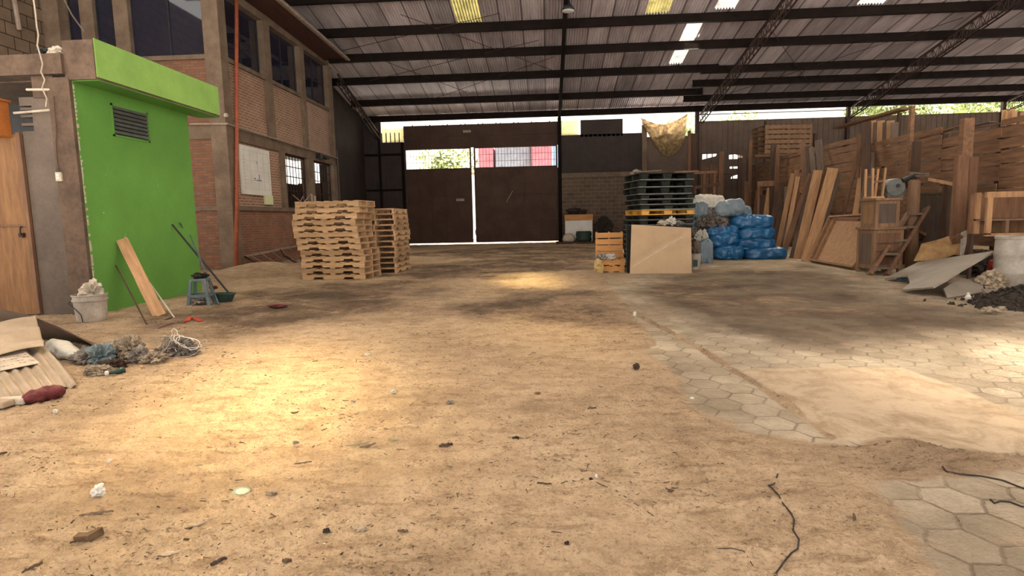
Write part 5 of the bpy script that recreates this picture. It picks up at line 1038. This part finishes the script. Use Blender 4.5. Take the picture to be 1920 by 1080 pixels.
tag(crumple(G(1872, 525, .12), .18, .2, .25, 49, 4, .3).build('red_cloth', 'red'), 'dark red cloth between the dusty sack and white drum', 'cloth')
tag(crumple(G(1838, 515, .05), .35, .35, .34, 50, 4, .5).build('dark_heap', 'rubble'), 'dark heap of debris filling the space under the big grey board', 'debris')
dr = G(1908, 548); dm = thing('plastic_drum', 'dusty white drum at the right edge of the photo', 'drum', (dr.x+.02, dr.y+.2, 0))
MB().lathe([(0, 0), (.2, 0), (.215, .03), (.22, .27), (.228, .29), (.22, .31), (.222, .56), (.23, .58), (.222, .6), (.215, .82), (.2, .85), (0, .86)], 32).build('barrel', 'drum', dm, smooth=True); MB().lathe([(.21, .82), (.228, .82), (.228, .86), (.2, .87), (0, .87)], 32).build('lid', 'drum', dm)
# wooden open frame box
f0, f1 = atY(1848, 440, 10.9), atY(1925, 358, 10.9); W, Hh = f1.x-f0.x+.5, f1.z-f0.z
fb = thing('open_crate', 'open wooden box frame with a shelf above the white drum', 'frame', (f0.x, 10.9, 0))
MB().box(-.02, 0, f1.z-.1, W, .06, f1.z).build('top_rail', 'plank_light', fb); MB().box(0, 0, f0.z, .09, .05, f1.z-.1).box(.09, .4, f0.z, .17, .46, f1.z).build('side_post', 'plank_light', fb); MB().box(0, 0, f0.z-.03, W, .05, f0.z+.02).build('bottom_rail', 'plank_light', fb)
MB().box(.09, .1, f0.z+.24, W, .5, f0.z+.27).build('shelf', 'cabinet', fb); MB().box(.02, .45, f0.z, W, .5, f1.z-.02).build('back_board', 'plank_mid', fb); MB().box(.4, .1, f0.z+.02, .46, .45, f0.z+.24).build('divider', 'cabinet', fb)
MB().box(.06, .44, 0, .11, .49, f0.z).build('leg', 'plank_dark', fb); MB().box(W-.1, .44, 0, W-.05, .49, f0.z).build('leg', 'plank_dark', fb)
# bundle of upright laths above the fence
for i, (x0, yt) in enumerate([(1883, 206), (1890, 207), (1899, 204), (1903, 208), (1918, 210), (1925, 208)]):
    p = atX(x0, yt, XF+.25); board_between((p.x, p.y, .02), (p.x, p.y, p.z), .075, .03, 'plank_light', 'upright_lath', ['pale lath sticking up behind the right fence bay, leftmost', 'pale lath sticking up behind the fence, second from the left', 'tallest pale lath sticking up behind the right fence bay', 'pale lath just right of the tallest one behind the fence', 'pale lath at the right edge behind the fence', 'pale lath beyond the right edge behind the fence'][i], 'lath', (-.5, -.8, 0), 'laths behind the fence')
a, b = atX(1790, 246, XF-.0), atX(1858, 236, XF-.0); tag(MB().beam(a+Vector((.05, 0, .05)), b+Vector((.05, 0, .08)), .18, .025).build('loose_plank', 'plank_grey'), 'grey loose plank lying along the fence top right of the post', 'plank')
a, b = atX(1722, 262, XF), atX(1800, 240, XF); tag(MB().beam(a+Vector((.05, 0, .04)), b+Vector((.05, 0, .05)), .16, .03).build('loose_plank', 'plank_mid'), 'brown loose plank lying along the fence top left of the post', 'plank')
# shed roof edge and hanging laths seen over the fence near the middle
a, b = atX(1570, 240, 11.4), atX(1700, 203, 11.4); tag(MB().beam(a, b, .35, .07).build('lean_to_roof', 'plank_mid'), 'sloping brown lean-to roof edge beyond the fence', 'roof')
for yy, hh, lab in ((20, 4.4, 'near dark post carrying the lean-to roof beyond the fence'), (26, 4.6, 'far dark post carrying the lean-to roof beyond the fence')): tag(MB().box(11.3, yy, 0, 11.4, yy+.1, hh).build('lean_to_post', 'plank_dark'), lab, 'post')
for i, x in enumerate((1636, 1644, 1652, 1662, 1670, 1678)):
    p, q = atX(x, 226+i % 2*3, 10.2), atX(x+2, 262, 10.2); board_between((q.x, q.y, 0), p, .2, .03, 'plank_grey' if i % 2 else 'plank_light', 'upright_lath', ['grey-tan board standing beyond the fence, leftmost of six', 'grey board standing beyond the fence, second of six', 'tan board standing beyond the fence, third of six', 'grey board standing beyond the fence, fourth of six', 'tan board standing beyond the fence, fifth of six', 'grey board standing beyond the fence, rightmost of six'][i], 'board', (-.5, -.8, 0), 'boards standing beyond the fence')
# rubble
rd = random.Random(6); mb = MB()
c0 = G(1885, 590)
def rub_h(x, y): d = math.hypot((x-6.8)/1.05, (y-8.15)/.85); return max(0, 1-d*d)*.22*(1+.7*mnoise.noise(Vector((x*4, y*4, 1))))-.005
mb.grid(lambda u, v: (5.8+2.3*u, 7.4+1.9*v, rub_h(5.8+2.3*u, 7.4+1.9*v)), 90, 70)
for i in range(1500):
    x, y = rd.gauss(6.75, .42), rd.gauss(8.1, .34); s = rd.uniform(.008, .034); z = max(0, rub_h(x, y)); m = Matrix.Translation((x, y, z+s*.3)) @ Euler((rd.random()*6, rd.random()*6, rd.random()*6)).to_matrix().to_4x4(); mb.box(-s, -s*.7, -s*.3, s*rd.uniform(.7, 1.5), s*.7, s*.3, m)
tag(mb.build('rubble_heap', 'rubble'), 'dark heap of charred rubble at the right edge', 'rubble', kind='stuff')
for i, (x, y) in enumerate([(1850, 588), (1862, 590), (1875, 586)]): tag(crumple(GG(x, y)+Vector((0, 0, .03)), .1, .06, .04, 55+i, 3, .5).build('torn_paper', 'tan_rag'), ['pale torn scrap on the dark rubble, left of three', 'pale torn scrap on the dark rubble, middle of three', 'pale torn scrap on the dark rubble, right of three'][i], 'scrap')
tag(MB().lathe([(0, 0), (.035, 0), (.04, .03), (.02, .06), (.02, .09), (0, .09)], 12, GG(1815, 560)).build('white_cup', 'white'), 'small white cup in front of the dusty boards', 'cup')
tag(crumple(GG(1690, 527), .12, .1, .06, 58, 3, .5).build('crumpled_film', 'greyblue_sack'), 'crumpled grey film in the notch of the big grey board', 'film')
# ---------------------------------------------------------------- corrugated sheets and rubbish at lower left
E0, E1 = G(146, 723, .03), G(-90, 772, .03); F0, F1 = G(79, 641, .15), G(-160, 684, .16)
def s1(u, v): p = E0.lerp(E1, u).lerp(F0.lerp(F1, u), v); return p+Vector((0, 0, .012*math.sin(u*2*math.pi*11)+.01*math.sin(v*5)))
tag(MB().grid(s1, 220, 16).build('corrugated_sheet', 'sheet', smooth=True, solid=.004), 'dusty corrugated roofing sheet lying at the left edge, lower piece', 'roofing sheet', 'loose roofing sheets')
H0, H1 = G(66, 591, .34), G(-160, 630, .36); F2, F3 = G(84, 649, .18), G(-160, 694, .19)
def s2(u, v): p = F2.lerp(F3, u).lerp(H0.lerp(H1, u), v); return p+Vector((0, 0, .02*math.sin(v*2*math.pi*2.6)+.012*math.sin(u*9)))
tag(MB().grid(s2, 60, 60).build('corrugated_sheet', 'sheet', smooth=True, solid=.004), 'dusty wavy roofing sheet lying on top of the lower piece at left', 'roofing sheet', 'loose roofing sheets')
ed_ = [G(-80, 566, .44), G(0, 579, .40), G(50, 590, .36), G(72, 598, .32), G(110, 613, .25), G(150, 634, .15), G(180, 650, .07), G(203, 662, .01)]
mb = MB()
for i, p in enumerate(ed_): mb.v += [tuple(p), (p.x, p.y+.14, p.z*.5), (p.x, p.y+.26, 0.0)]
for i in range(len(ed_)-1):
    for j in (0, 1): k = 3*i+j; mb.f.append((k, k+1, k+4, k+3))
tag(mb.build('brown_sheet', 'sheet_rust', smooth=True, solid=.006), 'dark brown curved sheet standing behind the roofing sheets', 'sheet')
pn_ = (E1-E0).cross(F0-E0).normalized(); pn_ = -pn_ if pn_.z < 0 else pn_
pq = on_plane([(-30, 661), (36, 651), (75, 681), (-6, 697)], E0+pn_*.035, pn_)
pl = thing('paper_sign', 'dirty cream printed sheet lying on the corrugated roofing', 'paper', pq[0].lerp(pq[2], .5))
child_world(MB().prism(pq, (0, 0, .004)), 'paper', 'offwhite', pl); mb = MB(); rd = random.Random(12)
for i in range(7):
    for j in range(9):
        if rd.random() < .55:
            u, v = .08+j*.1, .12+i*.12; a = pq[0].lerp(pq[1], u).lerp(pq[3].lerp(pq[2], u), v); b = pq[0].lerp(pq[1], u+.06).lerp(pq[3].lerp(pq[2], u+.06), v); mb.beam(a+Vector((0, 0, .006)), b+Vector((0, 0, .006)), .012, .002)
child_world(mb, 'faded_print', 'plank_light', pl)
def sack3(name, m, a, b, r, label, seed, cat='sack'):
    a, b = Vector(a), Vector(b); d = (b-a); L = d.length; d.normalize(); x = d.cross(Vector((0, 0, 1))).normalized(); u_ = x.cross(d); off = Vector((seed*3.1, seed, 0)); mb = MB()
    def f(u, v):
        s = -1+2*u; pr = max(0, 1-abs(s)**2.6)**.55; an = 2*math.pi*v; n = 1+.25*mnoise.noise(Vector((s*3, math.cos(an)*1.5, math.sin(an)*1.5))+off)+.1*mnoise.noise(Vector((s*12, math.cos(an)*5, math.sin(an)*5))+off)
        return a+d*(L*u)+(x*math.cos(an)+u_*math.sin(an)*.75)*r*pr*n+Vector((0, 0, r*.6))
    return tag(mb.grid(f, 40, 24).build(name, m, smooth=True), label, cat)
sack3('white_sack', 'white_sack', GG(96, 652), GG(142, 678), .10, 'dirty white sack poking out from under the roofing sheets', 3)
sack3('red_sack', 'red_sack', GG(42, 762), GG(124, 738), .075, 'dark red mesh sack at the front edge of the roofing sheet', 5)
for i, (x, y, sx, sy, rz) in enumerate([(25, 760, .1, .05, .2), (2, 767, .07, .05, -.1)]):
    p = GG(x, y); o = MB().box(-sx, -sy, 0, sx, sy, .05).build('brick_piece', ['offwhite', 'sheet'][i], loc=(0, 0, 0), bevel=.012); o.location = p; o.rotation_euler = (0, 0, rz); tag(o, ['broken pale block in front of the roofing sheet, beside the red sack', 'flat stone at the left edge in front of the roofing sheet'][i], 'block')
for i, (x, y, rx, ry, rz, m, lab, cat) in enumerate([
    (168, 680, .18, .14, .10, 'greywhite', 'dark grey cloth at the left end of the rubbish line', 'cloth'), (190, 683, .14, .1, .14, 'teal_cloth', 'blue-grey plastic sheet crumpled in the rubbish line', 'plastic'), (208, 672, .1, .09, .08, 'teal_cloth', 'small blue-grey rag behind the crumpled plastic', 'rag'),
    (215, 690, .16, .07, .06, 'plank_dark', 'dark brown lump in front of the blue plastic', 'lump'), (185, 703, .13, .08, .06, 'tan_rag', 'tan clod between roofing sheet and rubbish line', 'clod'),
    (228, 665, .13, .12, .13, 'tan_rag', 'tan rag at the left of the rag heap', 'rag'), (246, 667, .15, .13, .17, 'tan_rag', 'tan rag at the peak of the rag heap beside the upright stick', 'rag'), (262, 678, .14, .11, .10, 'greywhite', 'grey rag at the foot of the upright stick', 'rag'),
    (285, 680, .18, .1, .07, 'tan_rag', 'tan flattened rag in the middle of the rubbish line', 'rag'), (305, 668, .14, .1, .08, 'tan_rag', 'tan rag just left of the wire bundle', 'rag'), (338, 664, .18, .14, .14, 'greywhite', 'grey rag tangled in the wire bundle', 'rag'), (322, 658, .12, .11, .12, 'tan_rag', 'tan rag at the left side of the wire bundle', 'rag'), (358, 666, .1, .08, .08, 'greywhite', 'grey rag at the right end of the rubbish line', 'rag')]):
    tag(crumple(GG(x, y), rx, ry, rz, 100+i, 5, .5, 2.8).build('rubbish_'+cat, m), lab, cat, 'rubbish along the dirt edge')
wb = thing('wire_bundle', 'loose bundle of pale wires at the right end of the rubbish line', 'wire', GG(338, 668)); rd = random.Random(8)
for k in range(7):
    cx, cz, r1, r2, ph = rd.uniform(-.12, .14), rd.uniform(.06, .16), rd.uniform(.06, .16), rd.uniform(.05, .13), rd.random()*6
    MB().tube([(cx+r1*math.cos(t_+ph), rd.uniform(-.02, .02)+.1*math.sin(t_*.7+k), max(.01, cz+r2*math.sin(t_))) for t_ in np.linspace(0, 5.6, 18)], .0035, 5).build('strand', 'pale_cable' if k % 3 else 'white', wb)
cable('thin_stick', [GG(267, 690)+Vector((0, 0, .01)), atY(262, 672, 5.72), atY(248, 637, 5.95)], [.014, .016, .008], 'plank_light', 'pale broken stick standing in the rag heap', 'stick')
strip([(300, 679), (315, 671), (330, 672), (345, 673)], .03, 'pink', 'pink_strip', 'pinkish strip lying in front of the wire bundle', 'strip')
bo = GG(222, 702); bt = thing('glass_bottle', 'dark green bottle neck lying in front of the rags', 'bottle', bo, 2.6); MB().tube([(0, -.05, .03), (0, 0, .03), (0, .03, .03), (0, .08, .03)], [.028, .028, .016, .012], 14).build('bottle_body', 'green_plastic', bt, smooth=True); MB().tube([(0, .08, .035), (0, .1, .035)], .02, 12).build('cap', 'white', bt)

# ---------------------------------------------------------------- single scraps on the near floor
def chip(px, py, L, wd, th, ang, m, label, cat='wood chip', curl=0.):
    p = GG(px, py); t = .5; mb = MB(); n = 10
    rj = random.Random(int(px*7+py)); bend = rj.uniform(-.25, .25)
    for i in range(n+1):
        s = -1+2*i/n; w_ = wd*(max(.1, 1-abs(s)**1.6))*rj.uniform(.55, 1.15); zc = curl*(s*s)+rj.uniform(0, th*.5)
        yb = bend*L*s*s; mb.v += [(s*L, yb-w_, zc), (s*L, yb+w_, zc), (s*L, yb+w_*rj.uniform(.3, .9), zc+th*rj.uniform(.7, 1.3)), (s*L, yb-w_*rj.uniform(.3, .9), zc+th*rj.uniform(.7, 1.3))]
    for i in range(n): k = 4*i; mb.f += [(k+j, k+(j+1) % 4, k+4+(j+1) % 4, k+4+j) for j in range(4)]
    mb.f += [(0, 1, 2, 3), (4*n, 4*n+1, 4*n+2, 4*n+3)]
    o = mb.build(name_of.get(cat, 'wood_chip'), m, loc=(0, 0, 0)); o.location = p+Vector((0, 0, .002)); o.rotation_euler = (rd.uniform(-.1, .1), rd.uniform(-.12, .12), R(ang)); return tag(o, label, cat, 'scraps on the near floor')
name_of = {'leaf': 'dry_leaf', 'stick': 'broken_stick', 'wood chip': 'wood_chip', 'bark': 'bark_piece', 'paper': 'paper_scrap'}
CH = [(185, 964, .075, .009, .008, 8, 'darkchip', 'long dark bark strip at lower left, above the wood block', 'bark'), (672, 836, .07, .006, .006, 30, 'leaf', 'long thin stalk pointing to the boat-shaped leaf', 'stick'), (690, 841, .045, .014, .006, 24, 'darkchip', 'dark boat-shaped dry leaf near the centre left', 'leaf'),
 (738, 823, .03, .015, .008, 8, 'leaf', 'greenish dry leaf right of the boat-shaped one', 'leaf'), (568, 870, .045, .006, .005, 28, 'darkchip', 'dark curved bark sliver right of the pale disc', 'bark'), (836, 832, .04, .013, .014, 18, 'darkchip', 'dark chunky bark piece right of the dry leaves', 'bark'),
 (320, 1037, .06, .016, .004, 20, 'sheet', 'curved tan shaving at the bottom left', 'wood chip'), (352, 993, .022, .008, .006, 50, 'darkchip', 'dark chip touching the bent tan shaving', 'wood chip'), (805, 722, .035, .005, .005, 80, 'leaf', 'short upright-pointing stick above the concrete lump', 'stick'),
 (553, 778, .025, .01, .008, 20, 'darkchip', 'dark chip in the bright pool of light', 'wood chip'), (563, 806, .022, .008, .006, 5, 'leaf', 'greenish chip under the dark one in the light pool', 'wood chip'), (68, 812, .035, .008, .006, 3, 'darkchip', 'dark sliver below the white cap at left', 'wood chip'), (2, 858, .03, .012, .01, 35, 'darkchip', 'dark chip at the left edge of the photo', 'wood chip'),
 (1270, 906, .025, .008, .006, 60, 'chip', 'pale splinter right of centre on the bare dirt', 'wood chip'), (1258, 922, .018, .01, .008, 10, 'darkchip', 'dark chip just below the pale splinter', 'wood chip'), (1602, 975, .02, .006, .014, 65, 'darkchip', 'dark upright chip left of the lower pavers', 'wood chip'), (1020, 907, .035, .006, .006, 3, 'darkchip', 'flat dark sliver near the bottom centre', 'wood chip'),
 (756, 1001, .022, .009, .008, 5, 'darkchip', 'small dark chip at bottom left of centre', 'wood chip'), (60, 1068, .035, .006, .01, 70, 'darkchip', 'dark splinter at the bottom left corner', 'wood chip'), (538, 1052, .018, .012, .01, 20, 'darkchip', 'dark nub at the bottom edge left of centre', 'wood chip'), (900, 828, .02, .006, .005, 40, 'chip', 'thin pale splinter under the concrete lump', 'wood chip'),
 (410, 1060, .03, .01, .01, 45, 'darkchip', 'dark splinter at the bottom, below the tan shaving', 'wood chip'), (1075, 812, .04, .006, .004, -25, 'chip', 'pale lath splinter near the centre', 'wood chip'), (1110, 766, .03, .01, .008, 8, 'darkchip', 'dark flake right of the dark pebble group', 'wood chip'), (700, 800, .05, .005, .004, 12, 'leaf', 'fine stalk in the light pool above the leaves', 'stick'),
 (350, 1015, .012, .006, .006, 10, 'chip', 'tiny tan chip near the bent shaving', 'wood chip'), (445, 725, .04, .005, .004, 5, 'leaf', 'thin stalk in the brightest light at left', 'stick'), (370, 870, .03, .005, .005, 10, 'leaf', 'thin stalk left of the pale disc', 'stick'), (600, 725, .05, .004, .004, 14, 'leaf', 'long fine stalk in the upper light pool', 'stick')]
rd = random.Random(31)
for c in CH: chip(*c)
o = MB().prism([(-.045, -.02, 0), (.02, -.03, 0), (.05, .02, 0), (.045, .03, 0), (.0, .0, 0), (-.04, .01, 0)], (0, 0, .03)).build('wood_block', 'chip', loc=(0, 0, 0)); o.location = GG(166, 1003)+Vector((0, 0, .0)); o.rotation_euler = (.1, -.1, .15); tag(o, 'notched dark wood block at the lower left', 'wood block')
o = MB().prism([(-.035, -.012, 0), (.01, -.015, 0), (.04, .03, 0), (.033, .034, 0), (.005, -.004, 0), (-.03, .0, 0)], (0, 0, .007)).build('bent_shaving', 'sheet', loc=(0, 0, 0)); o.location = GG(368, 985)+Vector((0, 0, .004)); tag(o, 'bent V-shaped tan shaving at the lower left', 'wood chip')
o = MB().lathe([(0, 0), (.035, 0), (.042, .006), (.04, .012), (.02, .009), (0, .008)], 28).build('pale_disc', 'glasspiece', loc=(0, 0, 0), smooth=True); o.location = GG(453, 926)+Vector((0, 0, -.002)); o.rotation_euler = (.08, .05, 0); tag(o, 'round pale green disc half buried in the dirt', 'disc')
for i, (x, y, r_, h, m, lab, cat) in enumerate([(845, 756, .035, .022, 'greywhite', 'grey concrete lump with a hollow, near the centre', 'stone'), (738, 737, .028, .02, 'white_sack', 'white crumbly lump in the light left of the concrete lump', 'stone'), (662, 756, .025, .018, 'greywhite', 'grey shrivelled lump in the upper light pool', 'stone'), (510, 928, .03, .02, 'tan_rag', 'tan clod right of the pale disc', 'clod'),
    (184, 922, .04, .045, 'white', 'crumpled white paper ball with twigs at lower left', 'paper'), (205, 866, .02, .012, 'white_sack', 'small white scrap above the crumpled paper ball', 'paper'), (104, 770, .022, .02, 'white', 'white plastic cap in front of the red sack', 'cap'), (1193, 694, .035, .04, 'darkchip', 'dark lump with a twig at the edge of the light', 'stone'), (967, 822, .026, .014, 'rubble', 'dark flat lump in the centre of the near floor', 'stone'),
    (1118, 897, .010, .014, 'white', 'tiny white pebble near bottom centre', 'pebble'), (1108, 897, .012, .01, 'rubble', 'dark pebble beside the tiny white one', 'pebble'), (1190, 592, .03, .05, 'white', 'small white scrap where dirt meets the pavers', 'paper'), (1298, 748, .018, .012, 'white', 'small white chip on the pavers right of centre', 'pebble'), (690, 668, .04, .02, 'white_sack', 'pale scrap at the top of the light pool', 'paper'),
    (555, 835, .022, .016, 'greywhite', 'grey speckled scrap above the curved bark sliver', 'scrap'), (612, 1000, .018, .012, 'rubble', 'dark pebble left of bottom centre', 'pebble'), (675, 990, .03, .012, 'tan_rag', 'tan clod near the footprint at bottom left of centre', 'clod'), (1063, 1022, .012, .01, 'rubble', 'dark pebble at the bottom centre', 'pebble'), (1008, 738, .03, .012, 'chip', 'tan chip cluster at the edge of the yellow light', 'scrap')]):
    tag(crumple(GG(x, y), r_, r_*.8, h, 200+i, 3, .5).build({'stone': 'concrete_lump', 'clod': 'dirt_clod', 'paper': 'paper_scrap', 'cap': 'white_plastic_scrap', 'pebble': 'pebble', 'scrap': 'scrap'}[cat], m), lab, cat, 'scraps on the near floor')
def floor_wire(px, r, label): cable('floor_wire', [GG(x, y)+Vector((0, 0, r)) for x, y in px], r, 'wire', label, 'wire', 'wires on the floor', 6)
floor_wire([(1458, 894), (1452, 905), (1441, 911), (1446, 918), (1460, 932), (1468, 945), (1484, 965), (1489, 980), (1487, 992), (1498, 1012), (1496, 1030), (1484, 1042), (1470, 1055), (1455, 1079), (1450, 1095)], .0035, 'dark crinkled wire curling down to the bottom edge')
floor_wire([(1767, 878), (1774, 884), (1800, 890), (1840, 894), (1880, 902), (1905, 912), (1940, 925)], .004, 'dark wire at the right edge, upper of two'); floor_wire([(1857, 938), (1864, 945), (1876, 941), (1895, 943), (1915, 951), (1945, 956)], .004, 'dark hooked wire at the right edge, lower of two')
floor_wire([(1106, 900), (1130, 910), (1155, 921), (1190, 945), (1225, 967)], .002, 'thin straight wire on the dirt near bottom centre')
floor_wire([(1345, 1030), (1370, 1030), (1395, 1040), (1412, 1055)], .0018, 'short dark twig-like wire right of bottom centre')
# ---------------------------------------------------------------- countless small splinters and crumbs
def scatter(n, name, m, label, cat, smin, smax, seed, ymax=9., xr=(-1.1, .75), dirt_only=True, aspect=(1.5, 6)):
    r_ = np.random.default_rng(seed); u = r_.uniform(xr[0], xr[1], n*2); Y = 1.5*(ymax/1.5)**(r_.uniform(0, 1, n*2)**.9); X = u*Y; d, s, t = ground_fields(X, Y)
    cl = fbm(X*1.7, Y*1.7, 3, 44); keep = (cl+r_.uniform(-.08, .08, n*2) > .50) & ((d > .75) if dirt_only else (d > -1)) & (X > -6.0+(Y > 8)*.3); X, Y, d, s, t = [q[keep][:n] for q in (X, Y, d, s, t)]; Z = ground_h(X, Y, d, s, t); mb = MB(); rr_ = random.Random(seed)
    for x, y, z in zip(X, Y, Z):
        k = (smin+(smax-smin)*1.5*rr_.random()**3.5)*(.7+.12*y); a = rr_.uniform(*aspect); m_ = Matrix.Translation((x, y, z+k*.15)) @ Euler((rr_.uniform(-.4, .4), rr_.uniform(-.4, .4), rr_.gauss(.25, .9))).to_matrix().to_4x4()
        q = k*.35; mb.add([(-k*a*.5, -q, 0), (k*a*.5, -q*.3, 0), (k*a*.5, q*.4, 0), (-k*a*.5, q, 0), (-k*a*.4, -q*.5, k*.4), (k*a*.4, -q*.2, k*.35), (k*a*.4, q*.3, k*.35), (-k*a*.4, q*.6, k*.4)], [(0, 3, 2, 1), (4, 5, 6, 7), (0, 1, 5, 4), (1, 2, 6, 5), (2, 3, 7, 6), (3, 0, 4, 7)], m_)
    return tag(mb.build(name, m), label, cat, kind='stuff')
scatter(4500, 'wood_splinters', 'midchip', 'fine brown splinters and sawdust crumbs strewn over the near dirt', 'splinters', .002, .007, 3)
scatter(2200, 'dark_crumbs', 'darkchip', 'dark crumbs and bits of bark strewn over the dirt', 'crumbs', .002, .0075, 4, aspect=(1, 3))
scatter(700, 'pale_crumbs', 'offwhite', 'pale crumbs and paper bits strewn over floor and pavers', 'crumbs', .0015, .004, 5, 12, (-.8, .9), False, (1, 2.5))
